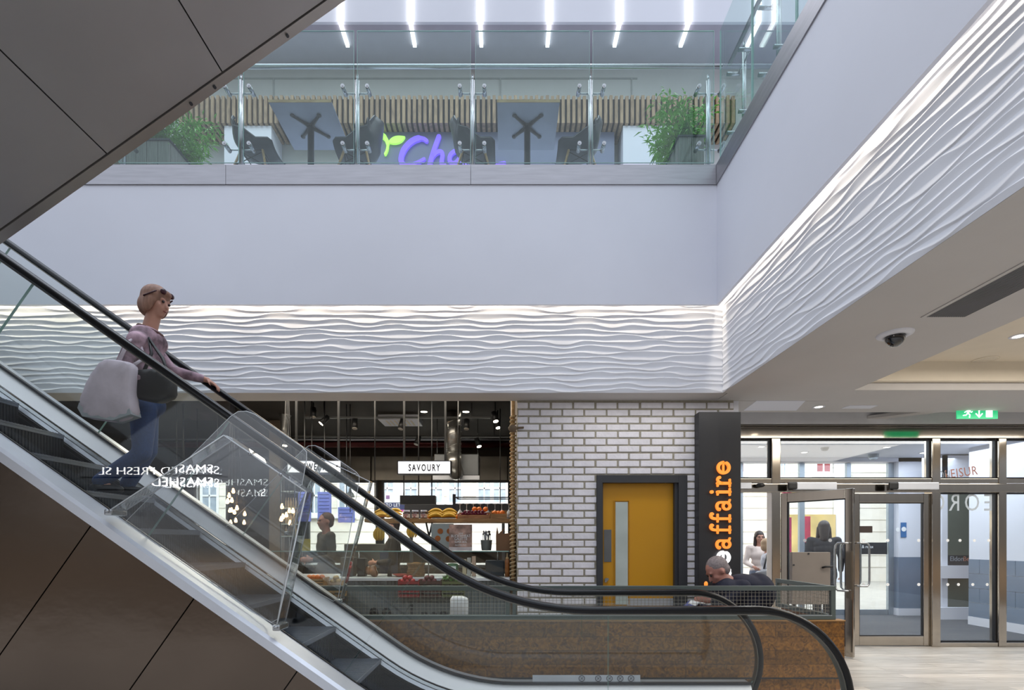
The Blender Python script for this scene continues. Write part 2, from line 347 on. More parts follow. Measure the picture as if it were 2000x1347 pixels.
# ---------------- brick wall with doorway (bricks laid one by one)
M_brick = mat('white_brick', '#e9e7ee', .55, nscale=14, nvar=.06, bump=.25, bscale=45)
M_mortar = mat('grey_mortar', '#a09a8c', .85, nscale=30, nvar=.12, bump=.4, bscale=90)
BX0, BX1 = PXX(1010, YB), PXX(1433, YB); DX0, DX1 = PXX(1165, YB), PXX(1341, YB); DT = PH(928, YB)
def brickwall():
    m = MB(); rnd = random.Random(5); yb = YB+.004
    for x0, x1, z0, z1 in ((BX0, DX0, 0, HS), (DX1, BX1, 0, HS), (DX0, DX1, DT, HS)): m.box(x0, x1, yb, YB+.20, z0, z1, 1)
    pz = 14.17/FPX*YB; px = 43.5/FPX*YB; ztop = PH(784.5, YB)
    for r in range(int(ztop/pz)+1):
        z1 = ztop-r*pz-.010; z0 = ztop-(r+1)*pz+.008
        if z0 < .0: break
        xs = PXX(1032.4+(-21.7 if r % 2 else 0), YB); k0 = int((BX0-xs)/px)-2; 
        for k in range(k0, 14):
            a = xs+k*px+.010; b = xs+(k+1)*px-.010
            for (s0, s1) in (((BX0, DX0), (DX1, BX1)) if z0 < DT else ((BX0, BX1),)):
                aa, bb = max(a, s0+.002), min(b, s1-.002)
                if bb-aa < .03: continue
                zz = z0
                if z0 < DT and z1 > DT and aa < DX1 and bb > DX0: continue
                j = lambda q: rnd.uniform(-q, q)
                m.bbox(aa+j(.003), bb+j(.003), YB-.006+j(.003), yb+.006, zz+j(.002), z1+j(.002), .006, 0)
    return m
wb_ = brickwall(); wb_.sm = [False]*len(wb_.sm)
struct('wall_brick', wb_, [M_brick, M_mortar])
struct('wall_brick_end', MB().box(BX1+.001, BX1+.06, YB+.01, 6.88, 0, HS-.002), M_white)
struct('wall_behind_brick', MB().box(BX0, BX1, 6.7, 6.8, 0, HS-.002), M_white)
# yellow door in its charcoal frame
M_yellow = mat('yellow_door_paint', '#c88f12', .38, nscale=2, nvar=.03)
M_charcoal = mat('charcoal_paint', '#35373c', .5, nvar=.04)
dr = struct('door_1', MB().box(PXX(1175.5, YB+.06), PXX(1322.5, YB+.06), YB+.06, YB+.105, .01, PH(943, YB+.06)), M_yellow)
fm = MB(); t = .062
fm.box(DX0+.001, DX0+t, YB-.03, YB+.14, 0, DT-.001).box(DX1-.075-t*.4, DX1-.001, YB-.03, YB+.14, 0, DT-.001).box(DX0+t+.0005, DX1-.1005, YB-.03, YB+.14, DT-.085, DT-.001)
fm.box(DX0+t+.001, DX0+t+.018, YB+.03, YB+.058, 0, DT-.086).box(DX1-.135, DX1-.101, YB+.0, YB+.058, 0, DT-.086)
dfr = obj('door_frame', fm, M_charcoal, dr, label='charcoal painted door frame')
y_ = YB+.058
gm = MB().box(PXX(1202, y_), PXX(1226, y_), y_-.006, y_, PH(1180, y_), PH(980, y_))
obj('vision_panel', gm, mat('frosted_glass', '#b9c4c0', .25, nscale=3, nvar=.1, spec=.7), dr, label='tall narrow frosted glass panel')
bm_ = MB(); x0, x1, z0, z1 = PXX(1200, y_), PXX(1228, y_), PH(1181, y_), PH(978, y_)
bm_.box(x0-.004, x0, y_-.012, y_, z0, z1).box(x1, x1+.004, y_-.012, y_, z0, z1).box(x0-.004, x1+.004, y_-.012, y_, z1, z1+.006)
obj('glazing_bead', bm_, M_yellow, dr)
obj('push_plate', MB().bbox(PXX(1179.5, y_), PXX(1194, y_), y_-.004, y_, PH(1097, y_), PH(1034, y_), .0015), mat('plate_grey', '#6d6f70', .4, .5), dr, label='grey metal push plate')
lm = MB().cyl((PXX(1184, y_), y_, PH(1131.5, y_)), (PXX(1184, y_), y_-.02, PH(1131.5, y_)), .02).bar((PXX(1181, y_), y_-.03, PH(1136, y_)), (PXX(1187, y_), y_-.03, PH(1128.5, y_)), .012, .02)
obj('lock_turn', lm, M_steel, dr)
obj('kick_plate', MB().box(PXX(1225, y_), PXX(1320, y_), y_-.003, y_, PH(1185, y_), PH(1168, y_)), M_satin, dr, label='satin metal kick plate')
# ---------------- shop shell
M_shopdark = mat('shop_dark_ceiling', '#2a251f', .8, nscale=3, nvar=.2, bump=.2, bscale=12)
M_shopwall = mat('shop_wall_brown', '#4a433c', .8, nscale=2, nvar=.15)
struct('ceiling_shop', MB().box(XL, .13, YB+.03, 12, 3.72, 3.8), M_shopdark)
struct('wall_shop_side', MB().box(.135, .2, 6.81, 12.2, 0, 3.72).box(.135, .2, YB+.21, 6.69, 0, 3.72), M_shopwall)
struct('wall_shop_left', MB().box(XL-.1, XL, YB, 12.2, 0, 3.72), M_shopwall)
WZ0, WZ1 = PH(1079, 12), PH(938, 12)
wins = [(PXX(380, 12), PXX(446, 12)), (PXX(600, 12), PXX(738, 12)), (PXX(746, 12), .10)]
m = MB(); xs = XL
for a, b in wins: m.box(xs, a, 12, 12.2, 0, 3.72); m.box(a, b, 12, 12.2, 0, WZ0); m.box(a, b, 12, 12.2, WZ1, 3.72); xs = b
m.box(xs, .134, 12, 12.2, 0, 3.72)
struct('wall_shop_back', m, M_shopwall)
M_bulk = mat('brushed_bulkhead_steel', '#7c7871', .33, .75, nscale=2, nvar=.15, stretch=(1, 1, 1), bump=.15, bscale=2)
m = MB()
for a in (-6.4, -4.78, -3.17, -1.56): m.box(a+.012, a+1.59, 11.93, 11.96, WZ1, 3.42)
m.box(.055, .13, 11.93, 11.96, WZ1, 3.42)
struct('trim_shop_bulkhead', m, M_bulk)
for i, (a, b) in enumerate(wins):
    f = MB(); t = .05
    f.box(a, a+t, 11.98, 12.06, WZ0, WZ1).box(b-t, b, 11.98, 12.06, WZ0, WZ1).box(a+t, b-t, 11.98, 12.06, WZ1-t, WZ1-.001).box(a+t, b-t, 11.98, 12.06, WZ0+.001, WZ0+t)
    w = struct('window_%d' % (i+1), f, M_dark if i else M_white)
    obj('window_pane', MB().box(a+t, b-t, 12.02, 12.03, WZ0+t, WZ1-t), M_winglass, w)
# ---------------- entrance screen: mullions, transoms, fixed lights, doors
YE = 6.88
def ex(x): return PXX(x, YE)
def eh(y): return PH(y, YE)
m = MB()
for a, b in ((1503, 1520), (1814, 1830), (1943, 1958)): m.bbox(ex(a), ex(b), YE-.06, YE+.08, 0, eh(852), .008)
m.bbox(ex(1404), ex(1434), YE-.06, YE+.08, 0, eh(852), .008)
struct('trim_entrance_mullions', m, M_frame)
m = MB(); m.bbox(ex(1404), 11, YE-.08, YE+.10, eh(858), eh(836), .008).bbox(ex(1404), 11, YE-.05, YE+.07, eh(944), eh(935), .006).bbox(ex(1404), 11, YE-.061, YE+.081, eh(962), eh(945), .008)
m.box(ex(1404), 11, YE-.08, YE+.10, eh(835), HS+.19)
m.bbox(ex(1830)+.002, ex(1943)-.002, YE-.05, YE+.05, 0.0, eh(1253), .006).bbox(ex(1958)+.002, 11, YE-.05, YE+.05, 0.0, eh(1253), .006)
struct('trim_entrance_transoms', m, M_frame)
spans = [(1434, 1503, 858, 935), (1520, 1814, 858, 935), (1830, 1943, 858, 935), (1958, 2150, 858, 935), (1830, 1943, 962, 1253), (1958, 2150, 962, 1253)]
M_blackline = mat('glazing_gasket', '#22242a', .5)
for i, (a, b, c, d) in enumerate(spans):
    x0, x1, z0, z1 = ex(a)+.002, ex(b)-.002, eh(d)+.002, eh(c)-.002; t = .018; f = MB()
    f.box(x0, x0+t, YE-.02, YE+.02, z0, z1).box(x1-t, x1, YE-.02, YE+.02, z0, z1).box(x0+t, x1-t, YE-.02, YE+.02, z0, z0+t).box(x0+t, x1-t, YE-.02, YE+.02, z1-t, z1)
    w = struct('window_%d' % (i+4), f, M_blackline)
    obj('window_pane', MB().box(x0+t, x1-t, YE-.005, YE+.005, z0+t, z1-t), M_winglass, w)
M_dot = mat('white_film_dot', '#f2f4f6', .6, emit=None)
def dots(pts, y, r, par):
    m = MB()
    for x, z in pts: m.cyl((x, y, z), (x, y-.002, z), r, n=18)
    obj('safety_dots', m, M_dot, par)
# doors (leaf built at its hinge, local +X towards the free edge)
def leaf(name, hx, hy, ang, w, h, handle_side, label):
    root = bpy.data.objects.new(name, None); COL.objects.link(root); root.location = (hx, hy, 0); OFF[root.name] = Vector((hx, hy, 0)); root['kind'] = 'structure'
    R = Matrix.Translation((hx, hy, 0))
    st = .085; m = MB(); m.bbox(0, st, -.025, .025, .012, h, .006).bbox(w-st, w, -.025, .025, .012, h, .006).bbox(st, w-st, -.0245, .0245, h-.12, h-.001, .006).bbox(st, w-st, -.0245, .0245, .013, .14, .006)
    obj('door_stiles', m.xf(R), M_frame, root)
    g = MB().box(st, w-st, -.006, .006, .14, h-.12).xf(R); obj('door_glass', g, M_winglass, root)
    k = MB().box(st, st+.012, -.014, .014, .14, h-.12).box(w-st-.012, w-st, -.014, .014, .14, h-.12).box(st+.012, w-st-.012, -.014, .014, .14, .152).box(st+.012, w-st-.012, -.014, .014, h-.132, h-.12).xf(R)
    obj('glazing_bead', k, M_blackline, root)
    hxx = w-.045 if handle_side > 0 else .045; s = -1 if handle_side > 0 else 1
    for sd in (-1, 1):
        hm = MB(); z0, z1 = .82, 1.40; y = sd*.085; xx = hxx
        hm.tube([(xx, sd*.02, z0), (xx, y*.9, z0), (xx+s*.03, y, z0), (xx+s*.10, y, z0), (xx+s*.125, y, z0+.03), (xx+s*.13, y, z0+.08), (xx+s*.13, y, z1-.08), (xx+s*.125, y, z1-.03), (xx+s*.10, y, z1), (xx+s*.03, y, z1), (xx, y*.9, z1), (xx, sd*.02, z1)], .013, 10)
        obj('door_handle', hm.xf(R), M_steel, root)
    stt = MB().box(w*.5 - .30, w*.5+.33, -.0105, -.0068, 1.18, 1.335).xf(R)
    root.rotation_euler = (0, 0, ang); return root, R
DH = eh(964)
d2, R2 = leaf('door_2', ex(1664), YE, 0, ex(1818)-ex(1664)-.03, DH, -1, '')
x0 = ex(1664); obj('door_notice', MB().box(x0+.09, x0+.27, YE-.010, YE-.007, eh(1040), eh(1027)), mat('brown_sticker', '#3a2f2c', .5), d2)
dots([(x0+.15, eh(1055)), (x0+.48, eh(1055)), (x0+.90, eh(1055)), (x0+.15, eh(1141)), (x0+.48, eh(1141)), (x0+.90, eh(1141))], YE-.007, .021, d2)
leafang = -math.atan2(.70, .50)
d3, R3 = leaf('door_3', ex(1524), YE-.03, leafang, .86, DH, 1, '')
dots([(ex(1524)+.30, eh(1055)), (ex(1524)+.60, eh(1055))], YE-.037, .021, d3)
# white dots on the fixed glass and lettering mirrored in it
dots([(ex(1850), eh(1055)), (ex(1874), eh(1055)), (ex(1902), eh(1055)), (ex(1930), eh(1055)), (ex(1850), eh(1141)), (ex(1871), eh(1141)), (ex(1899), eh(1141)), (ex(1927), eh(1141))], YE-.007, .02, bpy.data.objects['window_8'])
m = MB().cyl((ex(1516), YE-.07, eh(948)), (ex(1516), YE-.11, eh(948)), .05)
# door operators with their dark sensor heads
def operator(x0, x1, xs, label):
    z0, z1 = eh(958), eh(944); r = thing('door_operator', (ex((x0+x1)/2), YE-.07, z0), label, 'door operator', 'automatic door operators')
    obj('operator_case', MB().bbox(ex(x0), ex(x1), YE-.16, YE-.082, z0, z1, .008), M_satin, r)
    obj('motion_sensor', MB().bbox(ex(xs-8), ex(xs+10), YE-.20, YE-.165, z0+.0, z1-.0, .02), M_black, r, label='black motion sensor')
    return r
operator(1542, 1620, 1532, 'grey door operator box above the open glass leaf')
operator(1735, 1815, 1724, 'grey door operator box above the closed glass leaf')
r = thing('door_sensor', (ex(1473), YE-.08, eh(950)), 'small black oval sensor on the steel transom beside the dark sign', 'sensor')
obj('sensor_head', MB().ell((ex(1477), YE-.11, eh(949)), (.06, .045, .03)), M_black, r)
obj('sensor_base', MB().box(ex(1440), ex(1461), YE-.10, YE-.063, eh(955), eh(944)), M_satin, r)
# ---------------- vestibule
struct('floor_vestibule', MB().box(2.6, 11, 6.96, 9.9, -.1, .002), mat('entrance_mat', '#4d5057', .9, nscale=60, nvar=.25, bump=.5, bscale=200))
struct('ceiling_vestibule', MB().box(2.6, 11, 6.99, 9.9, 3.02, 3.1), M_white)
struct('wall_vestibule_left', MB().box(2.2, 2.6, 6.9, 9.2, 0, 3.3), M_white)
M_tile = mat('blue_grey_tile', '#6f7f95', .3, nscale=3, nvar=.05)
def dado(m, x0, x1, y0, y1, h=1.12):
    m.box(x0, x1, y0, y1, .14, h, 1); m.box(x0-.008, x1+.008, y0-.008, y1+.008, .0, .139, 0); m.box(x0, x1, y0, y1, h+.001, 3.02, 0)
def tileface_x(m, x, y0, y1, h=1.12):
    n = int((y1-y0)/.6)
    for r in range(4):
        k = y0-(.3 if r % 2 else 0)
        while k < y1:
            a, b = max(k+.003, y0), min(k+.6-.003, y1)
            if b-a > .02: m.box(x-.006, x, a, b, .14+r*.245+.003, .14+(r+1)*.245-.003, 1)
            k += .6
m = MB(); m.box(7.95, 8.1, 6.99, 8.7, .14, 3.02, 0); m.box(7.93, 7.95, 6.99, 8.7, 0, .14, 0); tileface_x(m, 7.948, 7.0, 8.7)
struct('wall_vestibule_side', m, [M_white, M_tile])
m = MB()
for a, b in ((PXX(1745, 9.83), PXX(1800, 9.83)), ): dado(m, a, b, 9.7, 10.0)
m.box(2.6, 11, 9.7, 10.0, PH(903, 9.83), 3.02, 0)
struct('wall_vestibule_back', m, [M_white, M_tile])
# outer door row: frames and panes
m = MB(); yo = 9.85
for a, b in ((1440, 1450), (1508, 1520), (1560, 1570), (1652, 1660), (1733, 1745), (1800, 1812), (1852, 1860)):
    m.box(PXX(a, yo), PXX(b, yo), yo-.03, yo+.03, 0, PH(904, yo))
m.box(PXX(1400, yo), PXX(1745, yo)-.001, yo-.031, yo+.031, PH(962, yo), PH(945, yo)).box(PXX(1520, yo), PXX(1652, yo), yo-.029, yo+.029, .0, .10).box(PXX(1660, yo)+.01, PXX(1733, yo)-.01, yo-.029, yo+.029, 0, .10)
struct('trim_outer_doors', m, mat('grey_door_frame', '#9aa4ae', .35, .6))
m = MB().box(PXX(1450, yo), PXX(1745, yo), yo-.004, yo+.004, .1, PH(905, yo)); struct('window_10', m, M_winglass)
# stickers and lettering in the vestibule
st_ = bpy.data.objects['window_10']
m = MB().box(PXX(1571, yo), PXX(1651, yo), yo-.012, yo-.006, PH(1082, yo), PH(1059, yo)).box(PXX(1661, yo), PXX(1732, yo), yo-.012, yo-.006, PH(1082, yo), PH(1059, yo)); obj('sticker_band', m, mat('band_dark', '#23252b', .5, nscale=6, nvar=.3), st_)
m = MB().text('drink & relax', textM(PXX(1664, yo), yo-.014, PH(1070, yo)), .085, .001, .9); obj('band_lettering', m, M_dot, st_)
M_film = mat('blue_sticker', '#3c6ea8', .5)
m = MB().box(PXX(1760, 9.68), PXX(1771, 9.68), 9.685, 9.69, PH(1049, 9.68), PH(1020, 9.68), 0); o_ = bpy.data.objects['wall_vestibule_back']; q_ = obj('wall_sticker', m, M_film, o_)
obj('sticker_disc', MB().cyl((PXX(1765.5, 9.68), 9.68, PH(1033, 9.68)), (PXX(1765.5, 9.68), 9.684, PH(1033, 9.68)), .045, n=20).cyl((PXX(1754, 9.68), 9.68, PH(1034, 9.68)), (PXX(1754, 9.68), 9.684, PH(1034, 9.68)), .04, n=20), M_dot, q_)
M_frost = glass('faint_white_film', (.80, .82, .84), mult=2.5)
w_ = bpy.data.objects['window_6']; obj('pane_lettering', MB().text('ON', textM(ex(1832), YE-.0062, eh(937), .10), .17, .0004, .62), mat('grey_lettering', '#8f949c', .5), w_); obj('pane_lettering', MB().text('LEISUR', textM(ex(1846), YE-.0062, eh(935), .14), .17, .0004, .80, sp=1.1), mat('rust_lettering', '#a8705c', .5), w_)  # letters on the pane stand in for signs reflected in the glass
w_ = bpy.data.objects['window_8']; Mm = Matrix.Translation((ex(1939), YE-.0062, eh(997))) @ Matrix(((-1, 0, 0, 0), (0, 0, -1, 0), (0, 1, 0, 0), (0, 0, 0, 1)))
obj('pane_lettering', MB().text('EORG', Mm, .33, .0004, .80, sp=1.35), mat('pale_lettering', '#b8c2cc', .5), w_)  # solid reversed letters imitate a sign's reflection in the pane
# narrow window, dark notice screens and shelf on the far right of the vestibule
m = MB(); m.box(PXX(1812, 9.2), PXX(1905, 9.2), 9.2, 9.30, .75, .98, 0); m.box(PXX(1812, 9.2), PXX(1905, 9.2), 9.2, 9.30, 0, .22, 0); m.box(PXX(1840, 9.31), PXX(1851, 9.31), 9.31, 9.40, .0, 3.0, 0); m.box(PXX(1851, 9.31), PXX(1915, 9.31), 9.32, 9.45, 0, 3.0, 1); m.box(PXX(1801, 9.31), PXX(1915, 9.31), 9.31, 9.319, PH(940, 9.31), 3.0, 0)
vp_ = struct('wall_vestibule_panel', m, [M_white, mat('khaki_panel', '#5c6055', .6, nvar=.05)])
o_ = obj('notice_band', MB().box(PXX(1852, 9.31), PXX(1912, 9.31), 9.312, 9.3195, PH(1104, 9.31), PH(1084, 9.31)), mat('band_dark', '#23252b', .5), vp_)
obj('band_lettering', MB().text('Eldon', textM(PXX(1855, 9.31), 9.310, PH(1095, 9.31)), .12, .001, .95, off=.001), mat('grey_lettering', '#8f949c', .5), o_); obj('band_lettering', MB().text('Be', textM(PXX(1881, 9.31), 9.310, PH(1095, 9.31)), .12, .001, .95, off=.001), mat('rust_lettering', '#a8705c', .5), o_)
# ================================================================ ESCALATOR (down from upper left to the ground floor)
TH = math.radians(35.13); TT = math.tan(TH); CT = math.cos(TH); ST = math.sin(TH)
X0, HR = -.01, .96
Y1, Y2 = 3.42, 4.62
def profile(v, hf, R=1.85, xs=-7.6, xe=2.3, n=10, newel=None):
    """path: slope (v below the handrail line), easing curve, flat at height hf to xe"""
    xk = X0+((HR-v)-hf)/TT; T = R*math.tan(TH/2); a = xk-T*CT; b = xk+T
    pts = []; k = 14
    for i in range(k+1): x = xs+(a-xs)*i/k; pts.append((x, HR-v+(X0-x)*TT))
    cx, cz = b, hf+R
    for i in range(1, n+1):
        t = -PI/2-TH+TH*i/n; pts.append((cx+R*math.cos(t), cz+R*math.sin(t)))
    if newel:
        xc, rn, a1 = newel; pts.append((xc, hf))
        for i in range(1, 25): t = PI/2-(PI/2-a1)*i/24; pts.append((xc+rn*math.cos(t), hf-rn+rn*math.sin(t)))
    else: pts.append((xe, hf))
    return pts
def sweep(mb, path, sec, mi=0, closed=True, smooth=False):
    """sec: list of (y, n) with n measured along the path normal (up)"""
    n = len(sec); vs = []
    for i, (x, z) in enumerate(path):
        x0, z0 = path[max(i-1, 0)]; x1, z1 = path[min(i+1, len(path)-1)]; d = Vector((x1-x0, z1-z0)).normalized(); nx, nz = -d.y, d.x
        for y, k in sec: vs.append((x+nx*k, y, z+nz*k))
    m = len(path); rg = range(n) if closed else range(n-1)
    fs = [(i*n+k, i*n+(k+1) % n, (i+1)*n+(k+1) % n, (i+1)*n+k) for i in range(m-1) for k in rg]
    if closed: fs += [tuple(range(n)), tuple(reversed(range((m-1)*n, m*n)))]
    mb.add(vs, fs, mi, smooth); return mb
def rect(y0, y1, n0, n1): return [(y0, n0), (y1, n0), (y1, n1), (y0, n1)]
esc = thing('escalator', (0, 4.0, 0), 'glass sided escalator coming down beside the brown clad truss, woman riding it', 'escalator')
rail_path = profile(0, HR, newel=(1.695, .62, math.radians(-62)))
hsec = [(-.036, -.024), (-.042, -.014), (-.043, .002), (-.038, .016), (-.022, .024), (.022, .024), (.038, .016), (.043, .002), (.042, -.014), (.036, -.024)]
for yy in (Y1, Y2):
    h = obj('handrail', sweep(MB(), rail_path, [(yy+a, b) for a, b in hsec], smooth=True), M_rubber, esc)
    obj('handrail_guide', sweep(MB(), rail_path, rect(yy-.028, yy+.028, -.033, -.0241)), M_guide, h)
# glass panes, split at the joints; each pane runs from under the rail to the deck
def pane(x_from, x_to, yy, v, last=False):
    """joints are square to the rail: x_from / x_to are rail x positions"""
    def rp(x):
        for i in range(len(rail_path)-1):
            (a, b), (c, d) = rail_path[i], rail_path[i+1]
            if a <= x <= c and c-a > 1e-6: t = (x-a)/(c-a); return (x, b+(d-b)*t), (c-a, d-b)
        return rail_path[-1], (1, 0)
    xs = [x_from+(x_to-x_from)*i/22 for i in range(23)]; top = []; bot = []
    for x in xs:
        (px, pz), (dx, dz) = rp(x); L = math.hypot(dx, dz); nx, nz = dz/L, -dx/L     # pointing down
        s = max(0., min(1., -nx/ST if ST else 0)); dist = .83+(v*CT-.83)*s
        top.append((px+nx*.03, pz+nz*.03)); bot.append((px+nx*dist, pz+nz*dist))
    m = MB(); n = len(top); g = .006
    if last:
        k0 = len(top); arc = [(x-.03*math.cos(t), z-.03*math.sin(t)) for (x, z), t in zip(rail_path[-24:], [PI/2-(PI/2+math.radians(62))*i/24 for i in range(1, 25)])]
        arc = [p for p in arc if p[1] > .14]; top += arc; bx = bot[-1][0]; ex_ = arc[-1][0]
        bot += [(bx+(ex_-.02-bx)*(i+1)/len(arc), .13) for i in range(len(arc))]
    n = len(top); vs = [(x, yy-g, z) for x, z in top+bot]+[(x, yy+g, z) for x, z in top+bot]; N = 2*n
    for i in range(n-1):
        m.add([vs[i], vs[i+1], vs[n+i+1], vs[n+i]], [(0, 1, 2, 3)], 0); m.add([vs[N+i], vs[N+i+1], vs[N+n+i+1], vs[N+n+i]], [(3, 2, 1, 0)], 0)
    m.add([vs[0], vs[n], vs[N+n], vs[N]], [(0, 1, 2, 3)], 1); m.add([vs[n-1], vs[N-1], vs[2*N-1], vs[N+n-1]], [(0, 1, 2, 3)], 1)
    return obj('glass_panel', m, [M_glass, M_gedge], esc)
joints = [-7.4, -5.83, -4.5, -3.17, -1.85, -.53, .69, 1.695]
for yy, v in ((Y1, 1.20), (Y2, 1.17)):
    for i in range(len(joints)-1):
        pane(joints[i]+.003, joints[i+1]-.003, yy, v, i == len(joints)-2)
near = profile(1.20, .13, xe=2.22); far = profile(1.17, .13, xe=2.22)
obj('deck_outer', sweep(MB(), near, [(3.225, -.075), (3.225, -.02), (3.245, -.002), (Y1-.02, .006), (Y1-.02, -.05)]), M_satin, esc, label='satin metal deck edge')
obj('glazing_gasket', sweep(MB(), near, rect(Y1-.02, Y1-.006, -.03, .012)), M_black, esc)
obj('deck_inner', sweep(MB(), near, [(Y1+.006, -.0), (Y1+.09, -.03), (Y1+.14, -.12), (Y1+.14, -.16), (Y1+.006, -.16)]), M_satin, esc)
obj('skirt', sweep(MB(), near, rect(Y1+.14, Y1+.155, -.62, -.12)), M_skirt, esc)
obj('deck_inner', sweep(MB(), far, [(Y2-.006, .0), (Y2-.006, -.13), (Y2-.085, -.125), (Y2-.09, -.118), (Y2-.03, -.012)]), M_deckw, esc, label='pale brushed metal inner deck')
obj('deck_groove', sweep(MB(), far, rect(Y2-.05, Y2-.0061, -.004, .014)), M_dark, esc)
obj('deck_strip', sweep(MB(), far, [(Y2-.08, -.131), (Y2-.092, -.134), (Y2-.10, -.158), (Y2-.08, -.16)]), M_steel, esc)
obj('deck_strip', sweep(MB(), far, [(Y2-.085, -.163), (Y2-.105, -.166), (Y2-.115, -.195), (Y2-.085, -.20)]), M_satin, esc)
obj('deck_outer', sweep(MB(), far, rect(Y2+.0061, Y2+.10, -.14, .006)), M_satin, esc)
obj('skirt_brush', sweep(MB(), far, rect(Y2-.135, Y2-.086, -.232, -.202)), M_black, esc)
obj('skirt', sweep(MB(), far, rect(Y2-.14, Y2-.125, -.62, -.233)), M_skirt, esc)
# steps
NV = 1.34; going = .40; rise = going*TT
for k in range(20):
    xr = -.70-k*going                                    # nose (lower, right) end of the tread
    h = HR+(X0-xr)*TT-NV
    m = MB(); y0, y1 = Y1+.16, Y2-.145; m.box(xr-going, xr, y0, y1, h-.035, h, 0); m.box(xr-going-.0, xr+.004, y0, y1, h-.012, h+.0015, 0)
    m.box(xr-.03, xr-.004, y0, y1, h-rise+.002, h-.036, 1)
    g = .014; n = int((y1-y0)/g)
    for j in range(0, n, 2): m.box(xr-going+.01, xr, y0+j*g+.002, y0+j*g+.008, h+.0015, h+.006, 0); m.box(xr-.004, xr+.001, y0+j*g+.002, y0+j*g+.008, h-rise+.01, h-.04, 1)
    obj('step', m, [M_tread, M_riser], esc)
obj('landing_plate', MB().box(-.68, 2.55, Y1+.16, Y2-.145, -.04, .006), mat('ribbed_landing', '#8b8f95', .35, .8, nscale=30, stretch=(1, 14, 1)), esc)
obj('newel_base', MB().bbox(1.2, 2.26, 3.24, Y1-.022, .0, .10, .01), M_satin, esc)
obj('newel_base', MB().bbox(1.2, 2.26, Y2+.008, Y2+.10, .0, .10, .01), M_satin, esc)
# pictogram discs on the far skirt panel at the landing
m = MB().box(PXX(1040, Y2), PXX(1250, Y2), Y2-.010, Y2-.0065, .145, .205)
sg = obj('safety_sticker', m, mat('pale_sticker', '#c9ced4', .4), esc)
for px in (1136, 1168, 1190, 1211, 1232):
    m = MB(); x = PXX(px, Y2); m.tube([(x+.026*math.cos(t), Y2-.0115, .175+.026*math.sin(t)) for t in [i*PI/8 for i in range(16)]], .003, 5, closed=True)
    m.bar((x-.012, Y2-.0115, .163), (x+.012, Y2-.0115, .187), .003, .003); m.bar((x-.012, Y2-.0115, .187), (x+.012, Y2-.0115, .163), .003, .003)
    obj('pictogram_ring', m, mat('pictogram_dark', '#4a4650', .5), sg)
# side cladding in panels with square joints, cut off at the floor
def clip0(poly):
    out = []
    for i in range(len(poly)):
        a, b = poly[i-1], poly[i]
        if (a[1] >= .002) != (b[1] >= .002): t = (.002-a[1])/(b[1]-a[1]); out.append((a[0]+(b[0]-a[0])*t, .002))
        if b[1] >= .002: out.append(b)
    return out
def slope_pt(x, below):     # point under the near deck line, measured square to it
    z = HR-1.20+(X0-x)*TT; return (x-ST*below*1, z-CT*below)
xj0 = PXX(190, 3.23)
# joint tops: measured on the deck edge
step_x = (PXX(392, 3.23)-PXX(190, 3.23))
for k in range(-5, 5):
    xa, xb = xj0+k*step_x, xj0+(k+1)*step_x
    if xb > -.35: xb = -.35
    if xa >= xb: continue
    g = .0035
    poly = clip0([slope_pt(xa+g, .078), slope_pt(xb-g, .078), slope_pt(xb-g, 3.6), slope_pt(xa+g, 3.6)][::-1])
    if len(poly) >= 3: obj('cladding_panel', MB().prism(poly, 3.235, 3.26), M_bronze, esc)
poly = clip0([slope_pt(-7, .09), slope_pt(-.3, .09), (-.3, .002), (-9, .002)][::-1])
obj('truss_core', MB().prism(poly, 3.262, 3.34), M_black, esc)
# ---------------- clear acrylic climb guards clamped over the balustrades (parts of the escalator)
M_return = glass('acrylic_return', (.80, .82, .84), mult=2.5)
def guard(yy):
    Z = 3.42
    def q(x, y): return ((x-VX)/FPX*Z, CH+(VY-y)/FPX*Z)
    B = [(500, 1190), (260, 1020), (462, 818), (476, 809), (492, 808), (508, 814), (598, 876), (607, 886), (607, 900), (552, 1205), (540, 1212)]
    pb = [q(*p) for p in B][::-1]; first = None
    for s in (-1,):
        y = yy+s*.072
        r = obj('climb_guard', MB().prism(pb, y-.003, y+.003), M_acryl, esc, label='clear acrylic guard plate')
        obj('guard_rim', MB().tube([(p[0], y, p[1]) for p in pb], .0028, 6, closed=True), M_acryledge, r)
guard(Y1); guard(Y2)
def side_guard(ya, yb, pts):
    pts = [((x-VX)/FPX*ya, CH+(VY-y)/FPX*ya) for x, y in pts]
    r = obj('climb_guard', MB().prism(pts[::-1], ya, ya+.006), M_acryl, esc, label='clear acrylic side guard with folded edge')
    m = MB(); e = MB()
    for a, b in zip(pts[:-1], pts[1:]):
        d = Vector((b[0]-a[0], b[1]-a[1])).normalized(); n = Vector((-d.y, d.x))*.006
        m.prism([a, b, (b[0]+n.x, b[1]+n.y), (a[0]+n.x, a[1]+n.y)], ya+.0061, yb)
        for y in (ya, yb): e.tube([(a[0], y, a[1]), (b[0], y, b[1])], .0045, 6)
    for a in (pts[0], pts[3]): e.tube([(a[0], ya, a[1]), (a[0], yb, a[1])], .0045, 6)
    obj('guard_return', m, M_return, r); obj('guard_rim', e, M_acryledge, r)
    for p in (pts[0], pts[3]):
        c = MB().bbox(p[0]-.025, p[0]+.025, ya-.008, yb+.008, p[1]-.026, p[1]+.014, .01); c.ell((p[0], ya-.012, p[1]), .012); obj('clamp', c, M_steel, r)
    for t in (.33, .7):
        x = pts[1][0]+(pts[2][0]-pts[1][0])*t; z = pts[1][1]+(pts[2][1]-pts[1][1])*t
        obj('stud', MB().cyl((x, ya-.012, z), (x, yb+.012, z), .006).ell((x, ya-.012, z), .010), M_steel, r)
side_guard(3.215, 3.335, [(212, 998), (437, 850), (598, 960), (540, 1224)])
